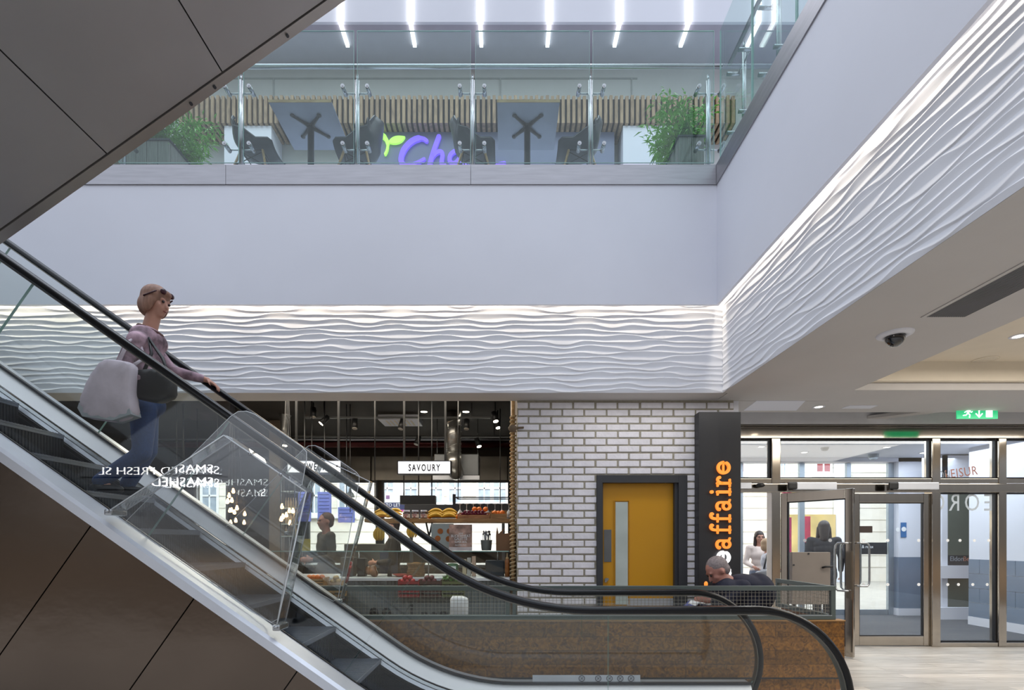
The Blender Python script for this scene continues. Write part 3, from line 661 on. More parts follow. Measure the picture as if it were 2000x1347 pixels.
side_guard(4.66, 4.75, [(560, 1040), (628, 895), (722, 940), (664, 1172)])
# ================================================================ OVERHEAD ESCALATOR (rising to the right, nearer the camera)
oe = thing('overhead_escalator', (-3, 2.3, 3.2), 'grey metal underside of another escalator rising overhead, cut by the picture corner', 'escalator')
YO = 3.1
pa, pb = P(0, 475, YO), P(672, 0, YO); to = (pb.z-pa.z)/(pb.x-pa.x); ao = math.atan(to); co, so = math.cos(ao), math.sin(ao)
def oz(x): return pa.z+(x-pa.x)*to
def oquad(xa, xb, y0, y1, t0, t1):
    m = MB(); 
    vs = [(x-so*-0-so*t, y, oz(x)+co*t) for x in (xa, xb) for y in (y0, y1) for t in (t0, t1)]
    return m.add(vs, [(0, 1, 3, 2), (4, 6, 7, 5), (0, 4, 5, 1), (2, 3, 7, 6), (0, 2, 6, 4), (1, 5, 7, 3)])
xs0 = PXX(435, YO-.06); sp = PXX(435, YO-.06)-PXX(210, YO-.06)
for k in range(-5, 3):
    obj('soffit_panel', oquad(xs0+(k-1)*sp+.003, xs0+k*sp-.003, 1.35, YO-.067, 0, .03), M_soffmetal, oe)
obj('soffit_trim', oquad(xs0-6*sp, xs0+2*sp, YO-.06, YO, -.006, .03), M_lip, oe)
obj('side_skin', oquad(xs0-6*sp, xs0+2*sp, YO-.02, YO, .031, .95), M_soffmetal, oe)
obj('side_skin', oquad(xs0-6*sp, xs0+2*sp, 1.35, 1.37, .031, .95), M_soffmetal, oe)
obj('truss_core', oquad(xs0-6*sp, xs0+2*sp, 1.38, YO-.03, .035, .93), M_black, oe)
for px, py in ((418, 174), (372, 206), (560, 74)):
    m = MB(); p = P(px, py, YO-.03); x = p.x; m.cyl((x, YO-.03, oz(x)-.004), (x+so*.012, YO-.03, oz(x)-.004-co*.012), .009)
    obj('screw', m, M_dark, oe)
# ================================================================ UPPER FLOOR: balustrade, chairs, tables, planters, kiosk
def post(par, x, y, side=None):
    """tube post with four glass clamps; the clamps reach towards the glass"""
    m = MB()
    if side: m.cyl((x, y, HL), (x, y, PH(157, YF+.1)), .021).cyl((x, y, PH(157, YF+.1)), (x, y, 6.44), .012)
    else: m.cyl((x, y, HL), (x, y, PH(157, YF+.1)), .026, n=20).cyl((x, y, PH(157, YF+.1)), (x, y, 6.44), .012)
    p = obj('post', m, M_steel, par)
    for z in (PH(183, 5.46), PH(293, 5.46)):
        for s in (-1, 1):
            a = MB()
            if side: a.cyl((x, y, z), (x, y+s*.13, z), .007).cyl((x+.02, y+s*.13, z), (x-.115, y+s*.13, z+.0), .017, n=14)
            else: a.cyl((x, y, z), (x+s*.13, y, z), .007).cyl((x+s*.13, y+.02, z), (x+s*.13, y-.10, z+.0), 0.021, n=14).cyl((x+s*.13, y-.10, z), (x+s*.13, y-.104, z), .009, n=10)
            obj('glass_clamp', a, M_steel, p)
gl = 5.375; yp = 5.46
bal = thing('glass_balustrade', (-1, gl, HL), 'frameless glass balustrade on steel posts above the long white fascia, facing us', 'balustrade', 'upper floor glass balustrades')
pxs = [-4.12, PXX(471, yp), PXX(698, yp), PXX(923, yp), PXX(1153, yp), PXX(1383, yp)]
for x in pxs: post(bal, x, yp)
gj = [(-6.5, -5.42), (-5.37, -4.15), (-4.10, PXX(466, gl)), (PXX(476, gl), PXX(691, gl)), (PXX(698, gl), PXX(919, gl)), (PXX(929, gl), PXX(1151, gl)), (PXX(1158, gl), PXX(1394, gl))]
for a, b in gj:
    p = obj('glass_panel', MB().box(a, b, gl-.006, gl+.006, PH(318, gl), PH(61, gl)), M_gglass, bal)
    e = MB(); z0, z1 = PH(318, gl), PH(61, gl); e.box(a-.0025, a, gl-.006, gl+.006, z0, z1).box(b, b+.0025, gl-.006, gl+.006, z0, z1).box(a, b, gl-.006, gl+.006, z1, z1+.003).box(a, b, gl-.006, gl+.006, z0-.003, z0)
    obj('glass_edge', e, M_gedge, p)
obj('handrail', MB().cyl((-6.5, yp, PH(130, yp)), (2.33, yp, PH(130, yp)), .022, n=20), M_steel, bal)
b2 = thing('glass_balustrade', (XF+.03, 3, HL), 'frameless glass balustrade on steel posts above the side fascia, running towards us', 'balustrade', 'upper floor glass balustrades')
gx = XF+.035; xp = XF+.17
for y in (5.10, 4.45, 3.70, 2.9, 2.1): post(b2, xp, y, True)
for a, b in ((4.66, 5.34), (3.95, 4.64), (3.25, 3.93), (2.55, 3.23), (1.7, 2.53)):
    z0, z1 = 5.41, 6.80
    p = obj('glass_panel', MB().box(gx-.006, gx+.006, a, b, z0, z1), M_gglass, b2)
    obj('glass_edge', MB().box(gx-.007, gx+.007, a-.004, a, z0, z1).box(gx-.007, gx+.007, b, b+.004, z0, z1), M_gedge, p)
obj('handrail', MB().cyl((xp, 1.7, PH(130, yp)), (xp, yp-.025, PH(130, yp)), .022, n=20), M_steel, b2)
# ceiling lights: up the bulkhead and on over the ceiling
for i, px in enumerate((665, 802, 938, 1073, 1210, 1345, 1481, 1617)):
    x = PXX(px, 7.36)
    names = ['first from the overhead escalator', 'second from the overhead escalator', 'third from the overhead escalator', 'fourth from the overhead escalator', 'third from the glass corner', 'second from the glass corner, nearer the escalator', 'seen through the side glass balustrade', 'beyond the side glass balustrade']
    r = thing('linear_light', (x, 7.36, 8.96), 'bent white linear ceiling light, '+names[i], 'ceiling light', 'linear lights of the upper floor')
    obj('light_strip', MB().box(x-.026, x+.026, 7.322, 7.358, 8.925, 10.75).box(x-.026, x+.026, 7.3581, 7.70, 8.925, 8.958), M_led, r)
    obj('end_cap', MB().box(x-.028, x+.028, 7.7005, 7.706, 8.92, 8.958), M_white, r)
# slatted canopy with piers and sign board
YS = 7.67
M_slat = wood('oak_slat', '#7d6750', '#ab9273', (6, 6, 1.5), .6)
cn = thing('slatted_canopy', (-.7, YS, 7.7), 'timber slatted canopy over the upper floor kiosk, above the purple sign', 'canopy')
x0, x1 = -4.95, 3.5; zb, zt = PH(240, YS), PH(187, YS)
obj('canopy_box', MB().box(x0, x1, YS+.05, 8.09, zb+.04, zt-.01), mat('canopy_dark', '#0f0f12', .7), cn)
m = MB(); k = x0; i = 0
while k < x1: m.box(k, k+.046, YS, YS+.049, zb, zt+(.01 if i % 2 else 0)); m.box(k, k+.046, YS+.05, 8.09, zb-.0, zb+.035); k += .0805; i += 1
obj('slats', m, M_slat, cn)
kk = thing('kiosk_front', (-.5, 7.9, HL), 'blue grey kiosk front with white piers below the slatted canopy', 'kiosk')
obj('sign_board', MB().box(PXX(690, 7.84), PXX(1200, 7.84), 7.84, 8.09, HL+.6, zb-.001), mat('blue_grey_board', '#747c98', .45, nvar=.04), kk)
for a, b in ((438, 530), (1217, 1345)): obj('pier', MB().box(PXX(a, 7.72), PXX(b, 7.72), 7.72, 8.09, HL, zb-.001), M_white, kk)
obj('counter', MB().box(PXX(531, 7.75), PXX(1216, 7.75), 7.55, 7.83, HL, HL+1.0), M_white, kk)
# brushed lettering and two leaf logo
YT = 7.80
def L2(pts): return [(PXX(x, YT), PH(y, YT)) for x, y in pts]
sg = thing('script_sign', (PXX(800, YT), YT, PH(300, YT)), 'glowing purple script sign with green leaf emblem above the kiosk counter', 'sign')
M_purple = emitter('purple_glow', '#6a4fe0', .9); M_green = emitter('green_glow', '#a8ee5a', .85); M_teal = emitter('teal_glow', '#7fe0d8', .8)
def let(name, strokes, mt):
    m = MB()
    for pts, w in strokes:
        q = L2(pts); ws = [v/FPX*YT for v in (w if isinstance(w, list) else [w]*len(pts))]; stroke(m, q, ws, YT, YT+.036)
    return obj(name, m, mt, sg)
let('letter', [(bez((833, 274), (822, 262), (800, 272), (788, 293), 8)+bez((788, 293), (778, 314), (784, 326), (800, 322), 6)[1:]+bez((800, 322), (812, 319), (822, 314), (828, 310), 5)[1:], [7]*3+[11]*6+[10]*6+[6]*6)], M_purple)
let('letter', [([(857, 266), (850, 285), (843, 306), (839, 322)], 9), (bez((841, 312), (850, 292), (866, 290), (864, 304), 8)+[(862, 318), (868, 322)], 8)], M_purple)
let('letter', [(bez((902, 294), (888, 290), (876, 300), (878, 312), 7)+bez((878, 312), (882, 325), (896, 318), (901, 300), 7)[1:], 8), ([(904, 292), (900, 312), (908, 322)], 8)], M_purple)
let('letter', [([(922, 294), (917, 312), (921, 323)], 9), ([(927, 278), (928, 280)], 8)], M_purple)
let('letter', [(bez((935, 316), (955, 322), (965, 300), (950, 300), 8)+bez((950, 300), (936, 304), (946, 330), (985, 318), 8)[1:], 7)], M_purple)
let('emblem_leaf', [(bez((719, 280), (722, 262), (740, 256), (750, 266), 10)+bez((750, 266), (760, 276), (758, 290), (752, 300), 8)[1:], [4]*3+[9]*8+[7]*3+[4]*5)], M_green)
m = MB(); lp = bez((758, 277), (766, 262), (780, 264), (791, 266), 10)+bez((791, 266), (786, 280), (770, 282), (758, 277), 10)[1:-1]
obj('emblem_leaf', m.prism(L2(lp)[::-1], YT, YT+.036), M_green, sg)
let('emblem_tip', [([(716, 286), (717, 278), (720, 272)], 6)], M_teal)
# tables seen from below
M_tabtop = mat('table_underside', '#8d93a6', .5, nvar=.04)
def table(cx, cy, label):
    r = thing('cafe_table', (cx, cy, HL), label, 'table', 'cafe tables by the balustrade')
    h = HL+.80; w = .34
    obj('tabletop', MB().bbox(cx-w, cx+w, cy-.31, cy+.36, h, h+.028, .004), M_tabtop, r); obj('edge_band', MB().box(cx-w-.003, cx+w+.003, cy-.316, cy-.3105, h, h+.028), M_oak, r)
    obj('column', MB().cyl((cx, cy, HL+.05), (cx, cy, h-.012), .035).cyl((cx, cy, HL+.05), (cx, cy, HL+.30), .05), M_black, r)
    for nm, z in (('top_bracket', h-.008), ('foot', HL+.012)):
        m = MB(); L = .21 if nm == 'top_bracket' else .27
        for k in range(4):
            t = PI/4+k*PI/2; d = Vector((math.cos(t), math.sin(t), 0)); c = Vector((cx, cy, z))
            m.tube([c, c+d*L*.55, c+d*L], [.026, .017, .014], 8); m.ell(c+d*L, (.026, .026, .009))
        m.ell((cx, cy, z), (.05, .05, .012)); obj(nm, m, M_black, r)
    return r
table(-2.235, 5.81, 'square cafe table seen from below, beside the planter end of the balustrade'); table(.245, 5.81, 'square cafe table seen from below, beside the kiosk end of the balustrade')
# moulded shell chairs on dowel legs
M_shell = mat('charcoal_shell_plastic', '#3c4046', .4, nvar=.05)
M_shellg = mat('grey_shell_plastic', '#5c6068', .45, nvar=.05)
M_dowel = wood('beech_dowel', '#a98560', '#c7a57c', (8, 8, 2), .5)
def chair(cx, cy, rz, label, mt, grp='shell chairs at the cafe tables'):
    r = thing('shell_chair', (cx, cy, HL), label, 'chair', grp)
    m = MB(); prof = [(.24, .435, .17), (.20, .452, .20), (.08, .435, .225), (-.06, .425, .235), (-.16, .45, .235), (-.215, .53, .23), (-.235, .62, .215), (-.255, .72, .19), (-.27, .79, .14), (-.275, .815, .07)]
    nu = 13; top = []; bot = []
    for j, (x, z, w) in enumerate(prof):
        for i in range(nu):
            u = -1+2*i/(nu-1); lift = (.16 if 2 < j < 7 else .05 if j <= 2 else .03)*abs(u)**3
            fx = lift*.35 if j > 4 else 0; p = Vector((x+fx+(.05*u*u if j > 5 else 0), w*u, z+(lift if j < 6 else 0)))
            top.append(p+Vector((cx, cy, HL))); q = Vector((.0, 0, -.012)) if j < 5 else Vector((-.012, 0, 0)); bot.append(p+q+Vector((cx, cy, HL)))
    n = len(prof); vs = top+bot; K = len(top)
    fs = [(j*nu+i, j*nu+i+1, (j+1)*nu+i+1, (j+1)*nu+i) for j in range(n-1) for i in range(nu-1)]
    fs += [tuple(K+k for k in reversed(f)) for f in fs]
    bd = [i for i in range(nu)]+[j*nu+nu-1 for j in range(1, n)]+[(n-1)*nu+i for i in range(nu-2, -1, -1)]+[j*nu for j in range(n-2, 0, -1)]
    fs += [(bd[k], bd[(k+1) % len(bd)], K+bd[(k+1) % len(bd)], K+bd[k]) for k in range(len(bd))]
    obj('seat_shell', m.add(vs, fs, 0, True), mt, r)
    c = Vector((cx, cy, HL))
    for sx, sy in ((1, 1), (1, -1), (-1, 1), (-1, -1)): obj('leg', MB().tube([c+Vector((sx*.12, sy*.14, .40)), c+Vector((sx*.22, sy*.23, .0))], [.014, .010], 8), M_dowel, r)
    w = MB(); A = [(.12, .14), (.12, -.14), (-.12, -.14), (-.12, .14)]
    for i in range(4):
        a, b = A[i], A[(i+1) % 4]; w.tube([c+Vector((a[0], a[1], .38)), c+Vector((b[0]*1.45, b[1]*1.35, .19))], .005, 6); w.tube([c+Vector((b[0], b[1], .38)), c+Vector((a[0]*1.45, a[1]*1.35, .19))], .005, 6)
        w.tube([c+Vector((a[0], a[1], .40)), c+Vector((b[0], b[1], .40))], .006, 6)
    obj('wire_struts', w, M_black, r); r.rotation_euler = (0, 0, rz); return r
c1 = chair(-2.83, 5.79, 0, 'charcoal shell chair facing the table beside the planter end, its back to the planter', M_shell)
dup(c1, (-1.68, 5.79, HL), PI, 'shell chair with its back to the leaf emblem, at the table nearer the overhead escalator')
dup(c1, (-.36, 5.79, HL), 0, 'charcoal shell chair with its back to the purple lettering, at the other table')
dup(c1, (.82, 5.79, HL), PI, 'charcoal shell chair with its back to the far leafy planter')
# planters with bamboo
M_pbox = mat('weathered_grey_boards', '#7f7f78', .6, nscale=6, nvar=.18, stretch=(12, 12, 1))
M_leaf = mat('bamboo_leaf', '#78b548', .5, nscale=9, nvar=.3); M_stem = mat('bamboo_stem', '#6b7a3c', .5)
def planter(x0, x1, y0, y1, h, label, seed, pl, lx):
    r = thing('planter_box', ((x0+x1)/2, (y0+y1)/2, HL), label, 'planter', 'board planters behind the balustrade')
    m = MB(); t = .03; n = max(2, int((x1-x0)/.12))
    for k in range(n): a = x0+(x1-x0)*k/n; m.box(a+.003, a+(x1-x0)/n-.003, y0, y0+t, HL, HL+h-.02)
    k = y0+t
    while k < y1: m.box(x0, x0+t, k+.002, min(k+.12, y1)-.002, HL, HL+h-.02).box(x1-t, x1, k+.002, min(k+.12, y1)-.002, HL, HL+h-.02); k += .12
    m.box(x0, x1, y1, y1+t, HL, HL+h-.02); obj('side_boards', m, M_pbox, r)
    obj('top_rim', MB().box(x0-.012, x1+.012, y0-.012, y0+.04, HL+h-.019, HL+h).box(x0-.012, x0+.04, y0+.041, y1+.03, HL+h-.019, HL+h).box(x1-.04, x1+.012, y0+.041, y1+.03, HL+h-.019, HL+h), M_dark, r)
    obj('soil', MB().box(x0+t, x1-t, y0+t, y1, HL+h-.12, HL+h-.06), mat('dark_soil', '#2e2720', .9), r)
    rnd = random.Random(seed); p = thing('bamboo_plant', ((x0+x1)/2, (y0+y1)/2, HL+h-.06), pl, 'plant', 'bamboo in the board planters')
    sm = MB(); lf = MB()
    for s in range(34):
        bx = rnd.uniform(x0+.06, x1-.06); by = rnd.uniform(y0+.08, y1-.08); H = rnd.uniform(.28, .80); lean = Vector((rnd.gauss(lx, .22), rnd.gauss(.0, .15), 1)).normalized()
        pts = [Vector((bx, by, HL+h-.07))+lean*H*u+Vector((lean.x*.25*u*u, 0, -.05*u*u)) for u in (0, .25, .5, .75, 1)]; sm.tube(pts, [.005, .005, .004, .003, .002], 5)
        for q in range(62):
            u = rnd.uniform(.2, 1.0); i = min(3, int(u*4)); f = u*4-i; c = pts[i].lerp(pts[i+1], f)
            d = Vector((rnd.gauss(0, 1), rnd.gauss(0, 1), rnd.gauss(-.1, .55))).normalized(); L = rnd.uniform(.07, .13); c = c+d*rnd.uniform(.0, .09)
            sd = d.cross(Vector((rnd.uniform(-.4, .4), rnd.uniform(-.4, .4), 1))).normalized()*L*.11; dn = Vector((0, 0, -.25*L))
            lf.add([c, c+d*L*.4+sd, c+d*L+dn, c+d*L*.4-sd, c+d*L*.4+Vector((0, 0, .006))], [(0, 1, 4), (1, 2, 4), (2, 3, 4), (3, 0, 4)])
    obj('stems', sm, M_stem, p); obj('foliage', lf, M_leaf, p)
planter(-4.35, PXX(330, 5.62), 5.62, 6.35, .50, 'grey board planter behind the balustrade, next to the overhead escalator', 4, 'bushy green bamboo in the planter next to the overhead escalator', .35)
planter(PXX(1326, 5.62), 2.20, 5.62, 6.35, .54, 'grey board planter behind the balustrade, in the glass corner', 9, 'bushy green bamboo in the planter at the glass corner', -.12)
# ================================================================ GROUND FLOOR PARTITION, SIGN, CABINET
YP = 4.80
M_pfr = mat('sage_grey_metal', '#5c6562', .45, .3, nvar=.05)
pt = thing('mesh_partition', (.6, YP, 0), 'wooden bench wall topped by grey framed wire mesh, between escalator and brick wall', 'partition')
zt, zm, zb, zw = PH(1144, YP), PH(1152, YP), PH(1210, YP), PH(1213, YP)
xl, xr_ = -2.6, PXX(1633, YP)
m = MB(); m.bbox(xl, xr_, YP, YP+.045, zt-.045, zt, .004).bbox(xl, xr_, YP+.002, YP+.043, zb, zb+.045, .004)
for x in (xl, PXX(988, YP), PXX(1001, YP), xr_-.045): m.bbox(x, x+.035+.01*(x > 3), YP+.003, YP+.042, zb+.0, zt-.003, .004)
obj('mesh_frame', m, M_pfr, pt)
m = MB(); m.box(xl+.03, xr_-.04, YP-.004, YP-.0005, zb+.0395, zb+.0425); obj('bottom_bead', m, M_satin, pt)
def grid(m, a, b, z0, z1, y, step=.035, r=.0015, axis=0):
    k = a+step
    while k < b: m.box(*((k-r, k+r, y-r, y+r) if not axis else (y-r, y+r, k-r, k+r)), z0, z1); k += step
    k = z0+step
    while k < z1: m.box(*((a, b, y-.003-r, y-.003+r) if not axis else (y-.003-r, y-.003+r, a, b)), k-r, k+r); k += step
M_wire = mat('galvanised_wire', '#9a968c', .4, .7)
for a, b in ((xl+.04, PXX(988, YP)), (PXX(1001, YP)+.035, xr_-.045)):
    m = MB(); grid(m, a, b, zb+.045, zt-.045, YP+.022); obj('wire_mesh', m, M_wire, pt)
obj('bench_front', MB().box(xl, PXX(1648, YP), YP-.01, YP+.05, .135, zw).box(xl, PXX(1648, YP)-.06, YP+.02, YP+.06, 0, .13), planks('wood_boards', '#54330f', '#a06a24', .5, .13, 1.7, 'z', .38), pt)
obj('plinth', MB().box(xl, PXX(1648, YP)-.004, YP-.006, YP+.019, .12, .132), M_dark, pt)
obj('bench_cap', MB().bbox(xl, PXX(1650, YP), YP-.015, YP+.08, zw+.001, zb-.001, .003), M_shelf, pt)
obj('bench_side', MB().box(PXX(1648, YP)-.05, PXX(1648, YP), YP+.051, 5.80, 0, zw), M_woodside, pt)
m = MB(); xs_ = xr_-.045
m.bbox(xs_, xs_+.04, YP+.046, 5.80, zt-.046, zt-.001, .004).bbox(xs_, xs_+.04, YP+.046, 5.80, zb, zb+.045, .004).bbox(xs_+.001, xs_+.039, 5.76, 5.80, zb+.001, zt-.002, .004)
obj('mesh_frame', m, M_pfr, pt); m = MB(); grid(m, YP+.05, 5.76, zb+.045, zt-.045, xs_+.02, axis=1); obj('wire_mesh', m, M_wire, pt)
# seat behind it, small wooden table
tb = thing('bench_table', (2.0, 5.2, 0), 'small orange brown wooden table behind the mesh, under the newspaper', 'table')
obj('tabletop', MB().bbox(1.86, 2.26, 5.06, 5.40, .705, .73, .004), M_woodside, tb); obj('leg', MB().cyl((2.06, 5.24, 0), (2.06, 5.24, .704), .03), M_black, tb)
np_ = MB(); prv = [(0, 0), (.05, .035), (.11, .02), (.17, .05)]
np_.prism([(1.86, .732), (1.93, .80), (2.04, .775), (2.13, .79), (2.13, .782), (2.04, .766), (1.94, .788), (1.88, .732)], 5.1, 5.34)
o = obj('folded_paper', np_, mat('blue_white_print', '#3f4c8c', .6, nscale=9, nvar=.6)); tag(o, 'folded blue and white paper lying in front of the seated man', 'paper')
o2 = MB().prism([(1.885, .745), (1.94, .800), (2.04, .777), (2.13, .792), (2.13, .797), (2.04, .784), (1.938, .81), (1.88, .750)], 5.09, 5.30); obj('white_page', o2, mat('white_page', '#dfe3e8', .6), o)
st = thing('stool', (2.42, 5.22, 0), 'dark stool carrying the seated man behind the mesh', 'stool')
obj('seat', MB().cyl((2.42, 5.22, .42), (2.42, 5.22, .46), .19, n=24), M_charcoal, st)
for k in range(4): a = PI/4+k*PI/2; obj('leg', MB().cyl((2.42+.1*math.cos(a), 5.22+.1*math.sin(a), .42), (2.42+.16*math.cos(a), 5.22+.16*math.sin(a), 0), .013), M_black, st)
# vertical blade sign
YG = 5.60
gx0, gx1 = PXX(1365, YG), PXX(1447, YG); bs = thing('blade_sign', ((gx0+gx1)/2, YG, 0), 'tall black sign panel with glowing orange vertical lettering against the brick wall', 'sign')
obj('sign_panel', MB().bbox(gx0, gx1, YG, YG+.13, .0, PH(804, YG), .003), mat('matte_black_panel', '#26272b', .5, nvar=.06), bs)
M_orange = emitter('orange_letter', '#f28f38', .62); M_whlet = emitter('white_letter', '#ffffff', 1.1); M_halo = mat('letter_return', '#c87a34', .5)
# each glyph drawn upright in units of x-height, then turned to read upwards; baseline at px 1426
def g_e(): return [(arcp(.42, .5, .38, 8, 330, 20), .21), ([(.10, .52), (.78, .52)], .13)]
def g_a(): return [(arcp(.36, .29, .24, 0, 360, 16), .17), (bez((.10, .86), (.25, 1.05), (.62, 1.0), (.62, .72), 8)+[(.62, .18)], .19), ([(.62, .12), (.80, .06)], .13), ([(.10, .82), (.14, .80)], .22)]
def g_f(): return [([(.30, .06), (.30, 1.10)]+bez((.30, 1.10), (.30, 1.42), (.55, 1.46), (.66, 1.34), 6)[1:], .20), ([(.08, .06), (.56, .06)], .13), ([(.08, .92), (.60, .92)], .13), ([(.62, 1.30), (.63, 1.29)], .2)]
def g_i(): return [([(.30, .06), (.30, .92)], .22), ([(.08, .06), (.54, .06)], .13), ([(.10, .92), (.30, .92)], .13), ([(.30, 1.34), (.301, 1.34)], .26)]
def g_r(): return [([(.28, .06), (.28, .92)], .21), ([(.06, .06), (.54, .06)], .13), ([(.08, .92), (.28, .92)], .13), (bez((.30, .62), (.36, .95), (.60, 1.0), (.70, .84), 7), .16), ([(.68, .82), (.685, .80)], .24)]
G = dict(e=(g_e, .86), a=(g_a, .92), f=(g_f, .62), i=(g_i, .58), r=(g_r, .80))
pxu = 27.5/FPX*YG; bx = PXX(1425.5, YG)
def glyph(ch, zpos, mt):
    fn, adv = G[ch]; m = MB(); sc = [1.0]
    for pts, w in fn(): stroke(m, [(bx-p[1]*pxu, zpos+p[0]*pxu) for p in pts], w*pxu*.95, YG-.03, YG-.004)
    obj('letter', m, mt, bs); return adv
spx = 1.04
word = [('f', 1127), ('e', 1099.5), ('a', 1072.5), ('f', 1043), ('f', 1021), ('a', 998), ('i', 969), ('r', 951.5), ('e', 925)]
for ch, yy in word: glyph(ch, PH(yy, YG), M_whlet if yy > 1080 else M_orange)
obj('letter_tail', MB().ell((PXX(1378, YG), YG-.012, PH(1140, YG)), (.022, .010, .03)), M_orange, bs)
# grey board cabinet by the doors
YC = 6.0
cb = thing('notice_cabinet', (PXX(1585, YC), YC, 0), 'plain grey cabinet back with a black latch, standing before the open glass door', 'cabinet')
obj('cabinet_panel', MB().bbox(PXX(1547, YC), PXX(1622, YC), YC, YC+.06, PH(1180, YC), PH(1078, YC), .006), mat('grey_beige_board', '#857d76', .6, nvar=.04), cb)
for a in (1553, 1614): obj('leg', MB().box(PXX(a, YC)-.015, PXX(a, YC)+.015, YC+.015, YC+.045, 0, PH(1180, YC)-.001), M_dark, cb)
obj('latch', MB().tube([(PXX(1605, YC), YC-.01, PH(1108, YC)), (PXX(1609, YC), YC-.04, PH(1106, YC)), (PXX(1623, YC), YC-.04, PH(1106, YC))], .012, 8), M_black, cb)
for px, py in ((1579, 1081), (1550, 1103)): obj('catch', MB().cyl((PXX(px, YC), YC-.008, PH(py, YC)), (PXX(px, YC), YC+.002, PH(py, YC)), .010), M_dark, cb)
# ================================================================ CEILING FIXTURES
def disc_light(x, y, z, label, r=.055, s=6.):
    t_ = thing('downlight', (x, y, z), label, 'downlight', 'recessed downlights'); m = MB().lathe((x, y, z), [(r*.75, .002), (r*.78, -.004), (r*1.2, -.006), (r*1.25, -.0005)], 24); obj('trim_ring', m, M_white, t_)
    obj('lens', MB().lathe((x, y, z), [(0, -.003), (r*.76, -.003)], 24), emitter('downlight_glow', '#fff4e2', s), t_)
dd_ = (3.30-CH)/(VY-656)*FPX; disc_light(PXX(1989, dd_), dd_, 3.299, 'recessed downlight glowing in the cream coffer')
def on_ceiling(px, py, h): d = (h-CH)/(VY-py)*FPX; return PXX(px, d), d
x, y = on_ceiling(1599, 794, HS); disc_light(x, y, HS-.001, 'recessed downlight in the flat soffit between the dark sign and the exit sign')
for px, py, nm in ((1487, 872, 'above the pedestrians, nearest the dark sign'), (1571, 883, 'beside the small grey detector'), (1667, 857, 'close to the top of the middle transom pane'), (1732, 873, 'above the closed glass leaf'), (1803, 884, 'near the middle steel mullion'), (1935, 858, 'at the top of the narrow transom pane'), (1985, 911, 'low in the last transom pane'), (1975, 915, 'beside the one low in the last transom pane')):
    x, y = on_ceiling(px, py, 3.02)
    if py > 900: y = 9.3; x = PXX(px, 9.3)
    disc_light(x, min(y, 9.6), 3.019, 'recessed vestibule downlight '+nm, .06, 6)
# dome camera
d = (HS-CH)/(VY-652)*FPX; cx, cy = PXX(1748, d), d
dc = thing('dome_camera', (cx, cy, HS), 'black dome security camera in white ring under the beam', 'security camera')
obj('dome', MB().lathe((cx, cy, HS), [(.066, -.018), (.064, -.045), (.052, -.072), (.032, -.09), (.012, -.097), (0, -.098)], 28), mat('smoked_dome', '#101015', .08, coat=1.), dc)
obj('mount_ring', MB().lathe((cx, cy, HS), [(.066, -.012), (.07, -.022), (.09, -.022), (.118, -.010), (.122, -.0005)], 36), M_white, dc)
# speaker disc
d = (3.30-CH)/(VY-702)*FPX; cx, cy = PXX(1924, d), d
sp_ = thing('ceiling_speaker', (cx, cy, 3.30), 'round cream speaker grille flush in the coffer', 'speaker')
obj('grille', MB().lathe((cx, cy, 3.30), [(0, -.008), (.085, -.008), (.095, -.006)], 28), mat('speaker_mesh', '#d8cfc0', .6, nscale=300, nvar=.2), sp_); obj('rim', MB().lathe((cx, cy, 3.30), [(.096, -.006), (.10, -.009), (.112, -.004), (.112, -.0005)], 28), M_cream, sp_)
# linear grille in the beam
y1 = (HS-CH)/(VY-619)*FPX; xa, xb = PXX(1798, y1), PXX(1884, y1); y0 = .9
vg = thing('air_grille', ((xa+xb)/2, 2.2, HS), 'long slotted air grille set in the beam soffit beside the camera dome', 'air grille')
obj('grille_frame', MB().box(xa, xb, y1-.012, y1, HS-.006, HS-.0005).box(xa, xa+.03, y0, y1-.0121, HS-.006, HS-.0005).box(xb-.012, xb, y0, y1-.0121, HS-.006, HS-.0005), M_soffit, vg)
m = MB(); k = xa+.036
while k < xb-.014: m.box(k, k+.0075, y0, y1-.0125, HS-.0055, HS-.001); k += .0155
obj('slots', m, mat('grille_dark', '#77767a', .6), vg)
# exit sign hung over the doors
YX = 6.2
es = thing('exit_sign', (PXX(1908, YX), YX, PH(818, YX)), 'green running man EXIT sign with down arrow hung before the glass screen', 'sign')
x0, x1, z0, z1 = PXX(1869, YX), PXX(1949, YX), PH(817.5, YX), PH(790.5, YX)
obj('sign_plate', MB().box(x0, x1, YX, YX+.012, z0, z1), emitter('exit_green', '#2fae74', .75), es)
obj('housing', MB().bbox(x0-.02, x1+.03, YX-.02, YX+.04, z1+.001, PH(786, YX), .003), M_lip, es); obj('hanger', MB().box(x0+.1, x0+.11, YX, YX+.01, PH(786, YX), HS-.001).box(x1-.11, x1-.10, YX, YX+.01, PH(786, YX), HS-.001), M_lip, es)
def ep(x, y): return (PXX(1600+x/2.9925, YX), PH(400+y/2.9925, YX))
M_exw = emitter('exit_white', '#eafff4', 1.1)
m = MB(); u = 1/2.9925/FPX*YX
for pts, w in (([(880, 1188), (882, 1189)], 11), ([(876, 1200), (868, 1216)], 12), ([(874, 1200), (860, 1206), (850, 1212)], 5), ([(878, 1202), (888, 1212), (894, 1208)], 5), ([(868, 1216), (880, 1226), (878, 1241)], 6), ([(868, 1216), (858, 1228), (842, 1230)], 6)): stroke(m, [ep(*p) for p in pts], w*u, YX-.003, YX-.0005)
obj('running_man', m, M_exw, es)
m = MB(); stroke(m, [ep(934, 1188), ep(934, 1238)], 7*u, YX-.003, YX-.0005); stroke(m, [ep(916, 1220), ep(934, 1240), ep(952, 1220)], 6*u, YX-.0034, YX-.0008); obj('arrow', m, M_exw, es)
